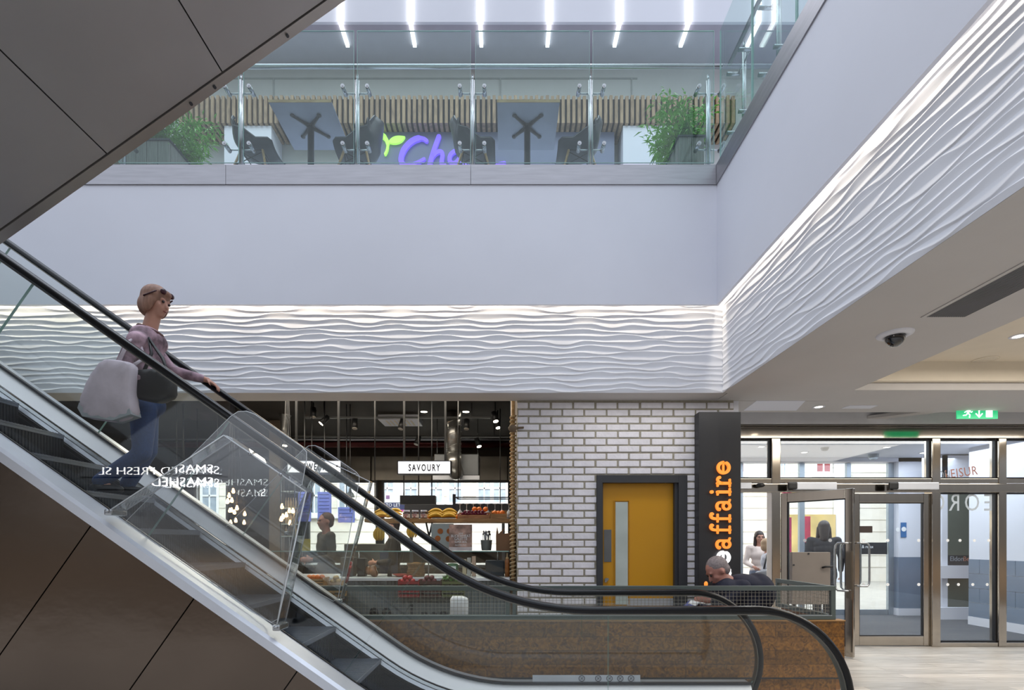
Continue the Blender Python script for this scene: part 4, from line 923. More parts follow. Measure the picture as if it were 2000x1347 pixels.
a, b = ep(974, 1184), ep(1012, 1240); obj('door_symbol', MB().box(a[0], b[0], YX-.003, YX-.0005, b[1], a[1]), M_exw, es)
# flat access panels in the soffit
for i, (q, nm) in enumerate((([(1452, 801), (1555, 801), (1573, 782), (1478, 782)], 'beside the dark sign'), ([(1643, 797), (1700, 797), (1715, 791), (1660, 791)], 'before the exit sign'))):
    pts = [on_ceiling(px, py, HS) for px, py in q]; m = MB().prism(pts, HS-.004, HS-.0005, axis='z'); o = obj('access_panel', m, emitter('light_panel', '#eef2fa', .55) if 0 else M_white); tag(o, 'flat white access panel in the soffit '+nm, 'access panel', 'soffit access panels')
x, y = on_ceiling(1611, 874, 3.02); dt = MB().lathe((x, y, 3.02), [(0, -.05), (.04, -.05), (.06, -.02), (.065, -.0005)], 20); o = obj('smoke_detector', dt, mat('detector_grey', '#6f767c', .5)); tag(o, 'small grey detector on the vestibule ceiling', 'smoke detector')
x, y = on_ceiling(1706, 905, 3.02); y = 9.3; x = PXX(1706, y)
o = obj('ceiling_dome', MB().lathe((x, y, 3.02), [(0, -.11), (.05, -.10), (.08, -.06), (.085, -.0005)], 20), mat('detector_pale', '#a7b0b8', .3)); tag(o, 'pale dome camera on the vestibule ceiling above the closed leaf', 'security camera')
# ================================================================ PEOPLE
def basis(f, up=(0, 0, 1)):
    f = Vector(f).normalized(); s = Vector(up).cross(f).normalized(); u = f.cross(s).normalized(); return f, s, u     # s = the person's left
def head_mb(mb, c, f, up, k):
    f, s, u = basis(f, up); R = Matrix((f, s, u)).transposed(); c = Vector(c); q = lambda a, b, d: c+(f*a+s*b+u*d)*k
    mb.ell(q(-.012, 0, .022), (.098*k, .076*k, .098*k), R); mb.ell(q(.020, 0, -.035), (.070*k, .060*k, .075*k), R); mb.ell(q(.045, 0, -.082), (.038*k, .036*k, .028*k), R)
    mb.cap(q(.078, 0, .012), q(.102, 0, -.026), .011*k, .014*k); mb.ell(q(.072, 0, -.058), (.020*k, .024*k, .012*k), R)
    for t in (-1, 1): mb.ell(q(.072, t*.030, .030), (.018*k, .022*k, .009*k), R); mb.ell(q(-.005, t*.077, -.004), (.018*k, .011*k, .030*k), R); mb.ell(q(.055, t*.040, -.022), (.025*k, .02*k, .025*k), R)
    return q, R
def hand_mb(mb, w, d, n, k=1., curl=.5, thumb=1):
    """palm from the wrist along d, n = back-of-hand normal; five separate curled fingers"""
    d = Vector(d).normalized(); n = Vector(n); n = (n-d*n.dot(d)).normalized(); s = n.cross(d); w = Vector(w)
    mb.ell(w+d*.045*k, (.048*k, .040*k, .017*k), Matrix((d, s, n)).transposed())
    for i, (o, L) in enumerate(((-.030, .060), (-.010, .072), (.011, .068), (.031, .052))):
        p = w+d*.080*k+s*o*k; a = curl*.5; r = .0088*k
        for seg in range(3):
            v = d*math.cos(a)-n*math.sin(a); e = p+v*L*k*(.45, .32, .23)[seg]; mb.cap(p, e, r, r*.93); p = e; a += curl; r *= .93
    p = w+d*.025*k+s*(-.034*thumb)*k; v = (d*.7-s*thumb*.65-n*.25).normalized(); e = p+v*.040*k; mb.cap(p, e, .012*k, .010*k); mb.cap(e, e+(v*.5+d*.5-n*curl*.6).normalized()*.030*k, .010*k, .008*k)
def figure(root, J, k, F, HF, cols, hair='short', sleeve=True, up=(0, 0, 1), vox=.010, curls=(.45, .45), hands=None, skirtlen=.0, thumbs=(1, 1), headup=(0, 0, 1), hairlen=.16, glasses=False, legs_visible=True):
    skin, top, trs, hr, shoe = cols; f, s, u = basis(F, up); g = {n: Vector(v) for n, v in J.items()}
    b = MB(); q, R = head_mb(b, g['head'], HF, headup, k)
    b.cap(g['neck']-u*.03*k, g['head']-Vector(headup)*.05*k, .056*k, .052*k)
    BR = Matrix((f, s, u)).transposed()
    tor = [(g['neck']-u*.10*k, (.095, .165, .09)), (g['chest'], (.115, .155, .13)), (g['chest'].lerp(g['pelvis'], .5), (.10, .135, .13)), (g['pelvis'], (.115, .165, .11))]
    for c, r in tor: b.ell(c, tuple(v*k for v in r), BR)
    t = MB(); 
    for c, r in tor: t.ell(c, tuple(v*k+.014 for v in r), BR)
    for a_, b_ in zip(tor[:-1], tor[1:]): b.cap(a_[0], b_[0], .09*k, .095*k); t.cap(a_[0], b_[0], .104*k, .11*k)
    if skirtlen: t.ell(g['pelvis']-u*skirtlen*.5, ((.125*k+.02), (.175*k+.02), skirtlen*.6+.06), BR)
    for i, sd in enumerate('LR'):
        sh, el, wr_ = g['sh'+sd], g['el'+sd], g['wr'+sd]
        b.cap(g['neck']-u*.06*k, sh, .045*k, .052*k); b.cap(sh, el, .046*k, .036*k); b.cap(el, wr_, .036*k, .025*k)
        t.cap(g['neck']-u*.07*k, sh, .055*k, .066*k); t.cap(sh, el, .062*k, .052*k)
        if sleeve: e2 = el.lerp(wr_, .82); t.cap(el, e2, .052*k, .040*k)
        hd, hn = (hands or {}).get(sd, ((wr_-el), s*(1 if sd == 'L' else -1)))
        hand_mb(b, wr_, hd, hn, k, curls[i], thumbs[i])
    tr = MB(); tr.ell(g['pelvis']-u*.02*k, (.128*k+.008, .172*k+.008, .115*k), BR)
    for sd in 'LR':
        hp, kn, an = g['hip'+sd], g['kn'+sd], g['an'+sd]
        b.cap(hp, kn, .080*k, .055*k); b.cap(kn, kn.lerp(an, .35), .053*k, .055*k); b.cap(kn.lerp(an, .35), an, .052*k, .036*k)
        tr.cap(hp, kn, .096*k, .068*k); tr.cap(kn, an+Vector((0, 0, .02)), .066*k, .058*k)
        fd = Vector((f.x, f.y, 0)).normalized(); b.cap(an-Vector((0, 0, .03))*k, an+fd*.12*k-Vector((0, 0, .045))*k, .034*k, .026*k)
        sm_ = MB(); sm_.cap(an-Vector((0, 0, .035))*k-fd*.04*k, an+fd*.15*k-Vector((0, 0, .048))*k, .042*k, .034*k); sm_.ell(an-Vector((0, 0, .02))*k, .048*k)
        if legs_visible: blob('shoe', sm_, shoe, root, .012, 3)
    bo = blob('body', b, skin, root, vox, 4); blob('jacket' if sleeve else 'top', t, top, root, .013, 8); blob('trousers', tr, trs, root, .014, 8)
    h = MB(); hk = k
    if hair == 'short': h.ell(q(-.024, 0, .036), (.099*k, .080*k, .092*k), R); h.ell(q(-.052, 0, -.015), (.060*k, .072*k, .065*k), R)
    elif hair == 'bob':
        h.ell(q(-.025, 0, .042), (.112*k, .095*k, .104*k), R); h.ell(q(-.06, 0, -.03), (.075*k, .092*k, .095*k), R)
        for t_ in (-1, 1): h.ell(q(-.012, t_*.074, -.02), (.06*k, .026*k, .085*k), R)
        h.ell(q(.055, 0, .085), (.045*k, .062*k, .030*k), R)
    elif hair == 'long':
        h.ell(q(-.025, 0, .042), (.106*k, .088*k, .098*k), R)
        h.cap(q(-.06, 0, .0), q(-.08, 0, -hairlen), .075*k, .06*k)
        for t_ in (-1, 1): h.cap(q(-.01, t_*.075, .01), q(.0, t_*.085, -hairlen), .028*k, .030*k)
    blob('hair', h, hr, root, .011, 4)
    eye = MB()
    for t_ in (-1, 1): eye.ell(q(.083, t_*.031, .012), .0105*k, nu=10, nv=7)
    obj('eyes', eye, mat('eye_dark', '#2a211d', .2), root); obj('mouth', MB().ell(q(.090, 0, -.056), (.006*k, .020*k, .006*k), R), mat('lips', '#9c5a50', .5), root)
    if glasses:
        gm = MB()
        for t_ in (-1, 1): gm.tube([q(.100, t_*.032+.025*math.cos(a), .012+.019*math.sin(a)) for a in [i*PI/6 for i in range(12)]], .0022, 6, closed=True); gm.tube([q(.098, t_*.056, .018), q(.0, t_*.082, .014)], .002, 5)
        obj('glasses', gm, M_black, root)
    return q, R, bo
M_skin = mat('skin', '#c08f7c', .5, nscale=8, nvar=.06, spec=.4); M_skin2 = mat('ruddy_skin', '#a8766a', .5, nscale=8, nvar=.08)
M_grayhair = mat('greying_hair', '#7b7274', .7, nscale=60, nvar=.3); M_auburn = mat('ash_auburn_hair', '#8f6a58', .6, nscale=40, nvar=.3, stretch=(1, 1, .2))
M_brownhair = mat('dark_brown_hair', '#2d2220', .5, nscale=40, nvar=.3)
M_jeans = mat('blue_denim', '#1f3a66', .8, nscale=80, nvar=.2, bump=.1, bscale=200)
M_navy = mat('navy_jacket_cloth', '#1b1e30', .85, nscale=60, nvar=.15, bump=.1, bscale=150)
M_shoe = mat('dark_shoe', '#1c1c1f', .5)
# --- woman riding the escalator, facing right, left hand on the far handrail
wy = 4.2; kst = [HR+(X0-(-.70-k*going))*TT-NV for k in range(20)]
k_ = 6; zx = -.70-k_*going; zt_ = kst[k_]+.008; bx_ = zx-.20
# scale so that the crown sits where it should
topz = PH(549, wy); hgt = topz-zt_; k = hgt/1.70
wm = thing('person', (bx_, wy, zt_), 'woman with ash brown bob, jeans and pink patterned jacket riding the escalator down', 'person')
def wp(px, py, d=wy): return P(px, py, d)
fx = bx_; 
J = dict(head=wp(306, 592), neck=wp(291, 640), chest=wp(281, 694), pelvis=wp(283, 782),
         shL=wp(285, 664, 4.39), elL=wp(335, 724, 4.46), wrL=wp(405, 742, 4.56),
         shR=wp(266, 664, 4.00), elR=wp(236, 722, 3.93), wrR=wp(285, 744, 3.90),
         hipL=wp(284, 800, 4.29), knL=wp(290, 880, 4.30), hipR=wp(280, 800, 4.11), knR=wp(278, 885, 4.10))
J['anL'] = Vector((fx+.10, 4.29, zt_+.082*k)); J['anR'] = Vector((fx+.02, 4.10, zt_+.082*k))
M_cardi = mat('pink_patterned_jacket', '#a08792', .85, nscale=11, nvar=.75, bump=.1, bscale=80)
rail = wp(438, 757, 4.62)
q, R, _ = figure(wm, J, k*.98, (1, 0, 0), (.96, -.1, -.22), (M_skin, M_cardi, M_jeans, M_auburn, M_shoe), 'bob', True, (.16, 0, .98), hands={'L': ((.82, .1, -.52), (.5, 0, .86)), 'R': ((.9, .1, -.2), (0, -1, 0))}, curls=(.45, .9), skirtlen=.0, thumbs=(1, -1), headup=(.22, 0, .98))
m = MB()
for t_ in (-1, 1): m.ell(q(.075, t_*.038, .088), (.016*k, .032*k, .022*k), R)
m.cap(q(.05, -.085, .07), q(-.03, -.10, .01), .006); m.cap(q(.05, .085, .07), q(-.03, .10, .01), .006)
obj('sunglasses', m, mat('dark_red_lens', '#3c1620', .2), wm, label='dark red sunglasses pushed up on the head')
m = MB(); m.tube([J['neck']+Vector((.07*math.cos(a)+.012, .085*math.sin(a), -.03+.03*math.cos(a)*-1)) for a in [i*PI/8 for i in range(16)]], .022, 8, closed=True); obj('scarf', m, mat('brown_scarf', '#5a3d38', .9), wm)
def bag(name, pts, y0, y1, mt, label, cat, strap=None, smt=None, sub=1):
    r = thing(name, (pts[0][0], (y0+y1)/2, min(p[1] for p in pts)), label, cat); bm = bmesh.new(); L = 5
    pts = [((p[0]*(1-f)+pts[(i+1) % len(pts)][0]*f), (p[1]*(1-f)+pts[(i+1) % len(pts)][1]*f)) for i, p in enumerate(pts) for f in (.14, .86)]; n = len(pts)
    rings = []
    cx = sum(p[0] for p in pts)/n; cz = sum(p[1] for p in pts)/n
    for j in range(L):
        t_ = j/(L-1); y = y0+(y1-y0)*t_; sc = 1-.10*(2*t_-1)**2
        rings.append([bm.verts.new((cx+(a-cx)*sc, y, cz+(b-cz)*sc)) for a, b in pts])
    for j in range(L-1):
        for i in range(n): bm.faces.new((rings[j][i], rings[j][(i+1) % n], rings[j+1][(i+1) % n], rings[j+1][i]))
    bm.faces.new(rings[0]); bm.faces.new(list(reversed(rings[-1]))); bmesh.ops.subdivide_edges(bm, edges=bm.edges[:], cuts=1, smooth=.3)
    bmesh.ops.recalc_face_normals(bm, faces=bm.faces[:]); bm.verts.index_update(); mb = MB(); mb.add([v.co for v in bm.verts], [[v.index for v in f.verts] for f in bm.faces], 0, True); bm.free()
    o = obj('bag_body', mb, mt, r); s_ = o.modifiers.new('s', 'SUBSURF'); s_.levels = sub; s_.render_levels = sub
    if strap: obj('strap', MB().tube(strap, .013, 8), smt or mt, r)
    return r
wq = lambda pts, d: [(PXX(x, d), PH(y, d)) for x, y in pts]
M_tote = mat('pale_tote_cloth', '#cfc3cd', .85, nscale=7, nvar=.12, bump=.15, bscale=20)
tote = bag('tote_bag', wq([(208, 700), (268, 708), (262, 770), (270, 812), (228, 826), (172, 818), (160, 790), (180, 740)], 3.85), 3.78, 3.92, M_tote, 'big pale pink tote bag hanging at the hip of the woman on the escalator', 'bag', [wp(232, 706, 3.83), wp(250, 668, 3.90), wp(268, 655, 4.02), wp(282, 700, 3.98), wp(262, 712, 3.86)], M_tote)
obj('bag_base', MB().prism(wq([(166, 790), (262, 796), (266, 812), (230, 824), (172, 816), (163, 800)], 3.85)[::-1], 3.795, 3.905), mat('grey_bag_base', '#a3a9ae', .8, nvar=.05), tote, label='grey lower band of the tote')
hb = bag('handbag', wq([(268, 726), (318, 722), (346, 744), (346, 778), (318, 790), (272, 782), (258, 752)], 3.95), 3.87, 3.99, mat('black_leather', '#0e0f12', .5, nscale=20, nvar=.1), 'black leather handbag carried before the hip of the woman on the escalator', 'bag', [wp(280, 728, 3.92), wp(296, 690, 4.0), wp(290, 660, 4.05), wp(318, 700, 4.02), wp(326, 726, 3.93)], M_black)
# --- seated man bent over the table, facing left
my = 5.14
mn = thing('person', (2.45, my+.08, 0), 'man with short greying hair in navy jacket, seated bent forward behind the mesh', 'person')
mp_ = lambda x, y, d=my: P(x, y, d)
J = dict(head=mp_(1401, 1115), neck=mp_(1430, 1132), chest=mp_(1458, 1165), pelvis=Vector((2.52, my+.08, .56)),
         shL=mp_(1452, 1146, 4.98), elL=Vector((2.16, 4.97, .80)), wrL=Vector((2.05, 5.04, .83)), shR=mp_(1472, 1138, 5.38), elR=Vector((2.24, 5.50, .80)), wrR=Vector((2.06, 5.36, .80)),
         hipL=Vector((2.46, 5.08, .52)), knL=Vector((2.06, 5.04, .50)), anL=Vector((2.10, 5.06, .09)), hipR=Vector((2.46, 5.36, .52)), knR=Vector((2.06, 5.42, .50)), anR=Vector((2.12, 5.44, .09)))
q, R, _ = figure(mn, J, 1.16, (-.72, 0, .6), (-.80, -.10, -.62), (M_skin2, M_navy, M_shoe, M_grayhair, M_shoe), 'short', True, (-.62, 0, .78), headup=(-.62, 0, .80), curls=(.5, .5))
m = MB(); c0 = J['neck']; cf, cs, cu = basis((-.75, 0, -.5), (-.6, 0, .78)); m.tube([c0+cf*.085*math.cos(a)+cs*.095*math.sin(a)-cu*.02 for a in [i*PI/9 for i in range(18)]], .026, 8, closed=True)
obj('collar', m, mat('grey_collar', '#5b5866', .9), mn, label='grey folded collar')
blob('jacket_back', MB().ell(mp_(1460, 1144), (.20, .22, .12), Euler((0, .25, 0)).to_matrix()).ell(mp_(1480, 1156), (.145, .24, .20)).ell(mp_(1462, 1170), (.22, .2, .16)), M_navy, mn, .014, 8)
# --- pedestrians beyond the glass
def stand(px, ytop, d, F, cols, label, hair, z0=0., lean=0, pose='down', **kw):
    X = PXX(px, d); H = PH(ytop, d)-z0; k = H/1.70; f = Vector(F).normalized(); s = Vector((0, 0, 1)).cross(f); r = thing('person', (X, d, z0), label, 'person')
    c = Vector((X, d, z0)); p = lambda a, b, h: c+f*a*k+s*b*k+Vector((0, 0, h*k))
    J = dict(head=p(.01, 0, 1.575), neck=p(-.01, 0, 1.42), chest=p(0, 0, 1.24), pelvis=p(0, 0, .95), hipL=p(0, .09, .90), hipR=p(0, -.09, .90), knL=p(.07, .09, .50), knR=p(-.03, -.09, .50), anL=p(.06, .09, .08), anR=p(-.12, -.09, .10),
             shL=p(0, .185, 1.38), shR=p(0, -.185, 1.38))
    if pose == 'down': J.update(elL=p(-.02, .24, 1.10), elR=p(-.02, -.24, 1.10), wrL=p(.08, .24, .86), wrR=p(.08, -.24, .86))
    elif pose == 'hold': J.update(elL=p(.0, .25, 1.10), elR=p(.0, -.25, 1.10), wrL=p(.22, .12, 1.08), wrR=p(.22, -.12, 1.08))
    elif pose == 'up': J.update(elL=p(.10, .24, 1.14), elR=p(.0, -.25, 1.10), wrL=p(.20, .14, 1.30), wrR=p(.2, -.16, 1.02))
    figure(r, J, k, f, f, cols, hair, vox=.014, **kw); return r, p
M_cream2 = mat('cream_blouse', '#dccfc8', .8, nscale=8, nvar=.08); M_light = mat('pale_hoodie', '#b9bcc6', .85, nvar=.06); M_palej = mat('pale_jeans', '#7d8799', .85)
M_drk = mat('dark_coat', '#20222a', .85)
w1, p1 = stand(1483, 1037, 9.2, (-.15, -1, 0), (M_skin, M_cream2, M_palej, M_brownhair, M_shoe), 'woman with dark hair and glasses in a cream top coming in by the dark sign', 'long', pose='up', glasses=True)
w2, p2 = stand(1499, 1052, 8.6, (.9, -.35, 0), (M_skin, M_light, M_palej, mat('fair_hair', '#a78d70', .6), M_shoe), 'woman in a pale hoodie beside the woman with glasses, bag on her shoulder', 'bob', pose='hold')
b_ = bag('shoulder_bag', [(p2(0, 0, 0).x-.34, .93), (p2(0, 0, 0).x-.06, .98), (p2(0, 0, 0).x-.02, .80), (p2(0, 0, 0).x-.34, .76)], 8.28, 8.38, mat('grey_bag', '#8d8f94', .7), 'grey shoulder bag carried by the woman in the pale hoodie', 'bag', [p2(-.0, .12, 1.44)+Vector((0, -.05, 0)), p2(0, 0, 0)+Vector((-.12, -.22, 1.2)), p2(0, 0, 0)+Vector((-.2, -.27, .97))], M_dark)
w3, p3 = stand(1609, 1017, 8.6, (.5, 1, 0), (M_skin, M_drk, M_drk, M_brownhair, M_shoe), 'dark dressed person seen from behind through the open glass door', 'long', pose='down', skirtlen=.25)
# --- staff in the food shop
M_brown = mat('brown_work_shirt', '#3a332d', .85, nvar=.08)
s1, ps1 = stand(637, 1000, 7.3, (-.8, -.6, 0), (M_skin2, M_brown, M_shoe, mat('short_dark_hair', '#4a3028', .6), M_shoe), 'shop worker in a dark brown shirt behind the counter under the sweet sign', 'short', pose='hold')
s2, ps2 = stand(766, 1011, 7.3, (-1, -.25, 0), (M_skin, M_brown, M_shoe, M_brownhair, M_shoe), 'shop worker in a grey apron behind the counter next to the hanging bananas', 'short', pose='hold')
obj('apron', MB().bbox(s2.location.x-.13, s2.location.x+.12, 7.3-.20, 7.3-.185, .55, 1.27, .004), mat('grey_apron', '#5f6270', .85), s2, label='grey apron')
# ================================================================ OUTSIDE: street, stone building
struct('ground', MB().box(-30, 34, 9.91, 9.99+12, -.1, -.005), mat('pavement', '#a9a49c', .8, nscale=3, nvar=.1))
M_stone = mat('pale_stone', '#e6e0d4', .85, nscale=2, nvar=.06); M_stoneline = mat('stone_joint', '#c4bcae', .9); M_sash = mat('white_sash', '#eef0f0', .5); M_pane = mat('dark_window_pane', '#9fabb8', .15, spec=.8, nvar=.2)
M_redp = mat('red_blind', '#8e2f33', .6)
YFC = 18.
bd = thing('stone_building', (0, YFC, 0), 'pale stone building with white sash windows across the street', 'building')
m = MB(); m.box(-24, 30, YFC, YFC+.5, 0, 11, 0); z = .5
obj('stone_wall', m, M_stone, bd); m = MB()
while z < 10: m.box(-24, 30, YFC-.012, YFC-.0005, z, z+.02); z += .42
obj('course_lines', m, M_stoneline, bd)
def sashw(x, z, w, h, red=False):
    f = MB(); t = .07; y0, y1 = YFC-.06, YFC-.0126
    f.box(x, x+t, y0, y1, z, z+h).box(x+w-t, x+w, y0, y1, z, z+h).box(x+t, x+w-t, y0, y1, z, z+t).box(x+t, x+w-t, y0, y1, z+h-t, z+h).box(x+t, x+w-t, y0, y1, z+h/2-.03, z+h/2+.03).box(x+w/2-.02, x+w/2+.02, y0, y1-.005, z+t, z+h-t)
    f.box(x-.1, x+w+.1, y0-.06, y1, z-.12, z-.001)
    p = obj('window', f, M_sash, bd); obj('pane', MB().box(x+t, x+w-t, YFC-.03, YFC-.014, z+t, z+h-t), M_redp if red else M_pane, p)
fx_ = lambda px: PXX(px, YFC)
for a, b in ((393, 428), (515, 540), (600, 630), (660, 690)): sashw(fx_(a), PH(1005, YFC), fx_(b)-fx_(a), 1.35)
for c in (757, 803, 852, 889, 946, 976, 1010): sashw(fx_(c)-.28, PH(985, YFC), .56, 1.15)
for a, b in ((1436, 1455), (1590, 1624)): sashw(fx_(a), PH(925, YFC), fx_(b)-fx_(a), 1.0, True)
sashw(fx_(1520), PH(932, YFC), .3, 1.2)
obj('white_pier', MB().box(fx_(1626), fx_(1652), YFC-.25, YFC-.07, 0, 9), M_white, bd); obj('shop_front', MB().box(fx_(1524), fx_(1625), YFC-.2, YFC-.07, .4, PH(1005, YFC)), mat('yellow_interior', '#c9b070', .6, nscale=1.5, nvar=.25), bd)
# banners and boards in the street
for (a, b, c, d, y, mt, lab) in ((1531, 1546, 1010, 1085, 12.5, '#c92c6a', 'magenta banner nearer the steel doors, in the street'), (1571, 1583, 1008, 1090, 13.5, '#cf3a5a', 'thin red banner beyond the magenta one in the street')):
    o = obj('street_banner', MB().box(PXX(a, y), PXX(b, y), y, y+.03, PH(d, y), PH(c, y)).box(PXX(a, y)-.03, PXX(a, y)-.001, y, y+.03, 0, PH(c, y)+.05), mat('banner_'+mt[1:], mt, .6, nscale=4, nvar=.35)); tag(o, lab, 'banner', 'street banners')
yl = 14.5
tl = thing('letting_board', (PXX(755, yl), yl, 0), 'white and navy TO LET board with a pink strip seen through the shop window', 'sign')
obj('board', MB().box(PXX(752, yl), PXX(791, yl), yl, yl+.03, PH(981, yl), PH(962, yl)).box(PXX(752, yl), PXX(791, yl), yl-.001, yl+.03, PH(963.5, yl), PH(961, yl)), M_sash, tl)
obj('board_lower', MB().box(PXX(751, yl), PXX(793, yl), yl, yl+.03, PH(995, yl), PH(981, yl)-.001), mat('board_navy', '#3b3f62', .5), tl); obj('board_strip', MB().box(PXX(751, yl), PXX(793, yl), yl, yl+.03, PH(999, yl), PH(995, yl)-.001), mat('board_pink', '#c24fa0', .5), tl)
t_ = MB().text('TO LET', textM(PXX(753.5, yl), yl-.002, PH(989, yl)), .135, .001, .95); t_.text('380 4126', textM(PXX(764, yl), yl-.002, PH(994.5, yl)), .07, .001, .95); obj('lettering', t_, M_sash, tl)
obj('mark', MB().box(PXX(754, yl), PXX(761, yl), yl-.003, yl-.0005, PH(974, yl), PH(967, yl)), mat('board_purple', '#8c6a96', .5), tl)
obj('post', MB().box(PXX(771, yl), PXX(771, yl)+.07, yl+.031, yl+.09, 0, PH(975, yl)), M_white, tl)
# ================================================================ FOOD SHOP
YCN = 5.9; ch = PH(1128, YCN); cx0, cx1 = -4.6, .045
M_corr = mat('corrugated_grey', '#6f7678', .5, .3, nscale=5, nvar=.12, stretch=(1, 1, .3))
ct = thing('shop_counter', ((cx0+cx1)/2, YCN, 0), 'grey corrugated food counter with white worktop and glass screen, left of the brick wall', 'counter')
ct['label'] = 'grey corrugated food counter with white worktop and glass screen beside the brick wall'
pts = [(cx0, YCN+.02)]; k = cx0; 
while k < cx1: pts += [(k, YCN+.012), (k+.03, YCN+.012), (k+.045, YCN-.004), (k+.07, YCN-.004)]; k += .085
pts = [p for p in pts if p[0] <= cx1]+[(cx1, YCN+.02), (cx1, YCN+.04), (cx0, YCN+.04)]
obj('corrugated_front', MB().prism(pts, .06, ch-.035, axis='z'), M_corr, ct)
obj('worktop', MB().bbox(cx0-.02, cx1, YCN-.03, YCN+.75, ch-.034, ch, .005), mat('white_worktop', '#d7d9dc', .3, nvar=.03), ct)
obj('back_panel', MB().box(cx0, cx1, YCN+.70, YCN+.74, .02, ch-.0345), M_dark, ct)
gz = PH(1076, YCN+.05); g = MB().box(cx0, cx1-.01, YCN+.03, YCN+.04, ch+.001, gz-.007); obj('glass_screen', g, M_glass, ct)
obj('glass_shelf', MB().box(cx0, cx1-.01, YCN+.025, YCN+.40, gz-.006, gz+.004), M_glass, ct); obj('glass_edge', MB().box(cx0, cx1-.01, YCN+.018, YCN+.0245, gz-.006, gz+.004), M_gedge, ct)
m = MB()
for i in range(6): x = cx0+.2+i*.86; m.cyl((x, YCN+.39, ch), (x, YCN+.39, gz-.006), .008)
obj('shelf_posts', m, M_steel, ct)
m = MB(); xx = 758; lz = PH(1200, YCN-.03)
for chx, s_, px in (('e', .17, 720), ('e', .17, 745), ('i', .17, 800), ('n', .12, 822), ('e', .12, 840), ('e', .15, 858)): m.text(chx, textM(PXX(px, YCN-.03), YCN-.012, lz-(.03 if s_ > .15 else .05)), s_*1.35, .004, 1, off=.006)
obj('front_lettering', m, M_black, ct)
# backs of hanging things
def box_thing(name, px0, px1, py0, py1, y, dep, mt, label, cat, b=.006, grp=None, h0=None):
    z0 = PH(py1, y) if h0 is None else h0
    o = obj(name, MB().bbox(PXX(px0, y), PXX(px1, y), y, y+dep, z0, PH(py0, y), min(b, dep/3)), mt); tag(o, label, cat, grp); return o
# light box signs on black poles
YSg = 7.2; M_boxw = emitter('lightbox_white', '#f4f6ff', .62)
def lightbox(px0, px1, py0, py1, word, poles, label):
    r = thing('lightbox_sign', (PXX((px0+px1)/2, YSg), YSg, PH(py1, YSg)), label, 'sign', 'hanging light box signs'); x0, x1, z0, z1 = PXX(px0, YSg), PXX(px1, YSg), PH(py1, YSg), PH(py0, YSg)
    obj('case', MB().box(x0, x1, YSg+.01, YSg+.12, z0, z1).box(x0, x0+.012, YSg-.006, YSg+.0099, z0, z1).box(x1-.012, x1, YSg-.006, YSg+.0099, z0, z1).box(x0+.012, x1-.012, YSg-.006, YSg+.0099, z0, z0+.012).box(x0+.012, x1-.012, YSg-.006, YSg+.0099, z1-.012, z1), M_black, r)
    obj('light_face', MB().box(x0+.0125, x1-.0125, YSg, YSg+.0095, z0+.0125, z1-.0125), M_boxw, r)
    t = MB().text(word, textM((x0+x1)/2, YSg-.002, z0+(z1-z0)*.25), .135, .002, .60, align='CENTER', off=.003, sp=1.35); obj('lettering', t, M_black, r)
    for p in poles: obj('pole', MB().box(PXX(p, YSg)-.014, PXX(p, YSg)+.014, YSg+.04, YSg+.068, z1, 3.718), M_black, r)
lightbox(776, 881, 899, 926, 'SAVOURY', (788, 869), 'lit SAVOURY box sign hanging on two black poles')
lightbox(560, 667, 898, 924, 'SWEET', (576, 659), 'lit SWEET box sign hanging behind the escalator handrails')
YB2 = 7.6
bb = thing('black_hanging_box', (PXX(815, YB2), YB2, PH(984, YB2)), 'plain black box hanging on thin rods below the SAVOURY sign', 'box')
obj('case', MB().bbox(PXX(781, YB2), PXX(850, YB2), YB2, YB2+.15, PH(984, YB2), PH(967, YB2), .004), M_black, bb)
for p in (787, 816, 842): obj('rod', MB().cyl((PXX(p, YB2), YB2+.07, PH(967, YB2)), (PXX(p, YB2), YB2+.07, 3.718), .009), M_black, bb)
for i, px in enumerate((609, 684, 977, 345, 358, 385, 425)):
    y = 8.2+.3*(i % 3); o = obj('hanging_rod', MB().cyl((PXX(px, y), y, PH(1000 if px > 600 else 905, y)), (PXX(px, y), y, 3.719), .008 if px != 358 else .018), M_black)
    tag(o, 'thin black rod in the shop '+['behind the SWEET sign pole', 'between the two light box signs', 'close to the rope bound post', 'beside the knees of the woman on the escalator', 'thicker than its neighbours, beside the jeans of the woman', 'above the climb guard corner', 'above the mirrored lettering'][i], 'rod', 'black ceiling rods')
# track lighting
M_spotglow = emitter('spot_glow', '#fff3dc', 7.)
def track(z, y, x0, x1, label):
    o = obj('lighting_track', MB().box(x0, x1, y, y+.04, z-.03, z).box(x0+.3, x0+.32, y+.01, y+.03, z, 3.719).box(x1-.32, x1-.3, y+.01, y+.03, z, 3.719), M_black); tag(o, label, 'lighting track', 'shop ceiling tracks')
track(PH(813, 8.4), 8.4, PXX(596, 8.4), PXX(958, 8.4), 'black lighting track nearest the shop front'); track(PH(850, 9.4), 9.4, PXX(545, 9.4), PXX(998, 9.4), 'black lighting track deeper in the shop, above the red pipe')
def spot(px, py, y, ang, lit, label, track_z):
    x, z = PXX(px, y), PH(py, y); r = thing('track_spotlight', (x, y, track_z), label, 'spotlight', 'shop track spotlights'); d = Vector((math.sin(ang), -.25, -math.cos(ang))).normalized(); c = Vector((x, y, z))
    obj('lamp_head', MB().cyl(c-d*.11, c+d*.06, .045, .05), M_black, r); obj('arm', MB().cyl((x, y, z+.05), (x, y, track_z), .012), M_black, r)
    obj('lamp_face', MB().cyl(c+d*.0601, c+d*.066, .042), M_spotglow if lit else mat('unlit_lens', '#c9c4ba', .2), r)
    return r
tz1, tz2 = PH(816, 8.4)-.0, PH(854, 9.4)
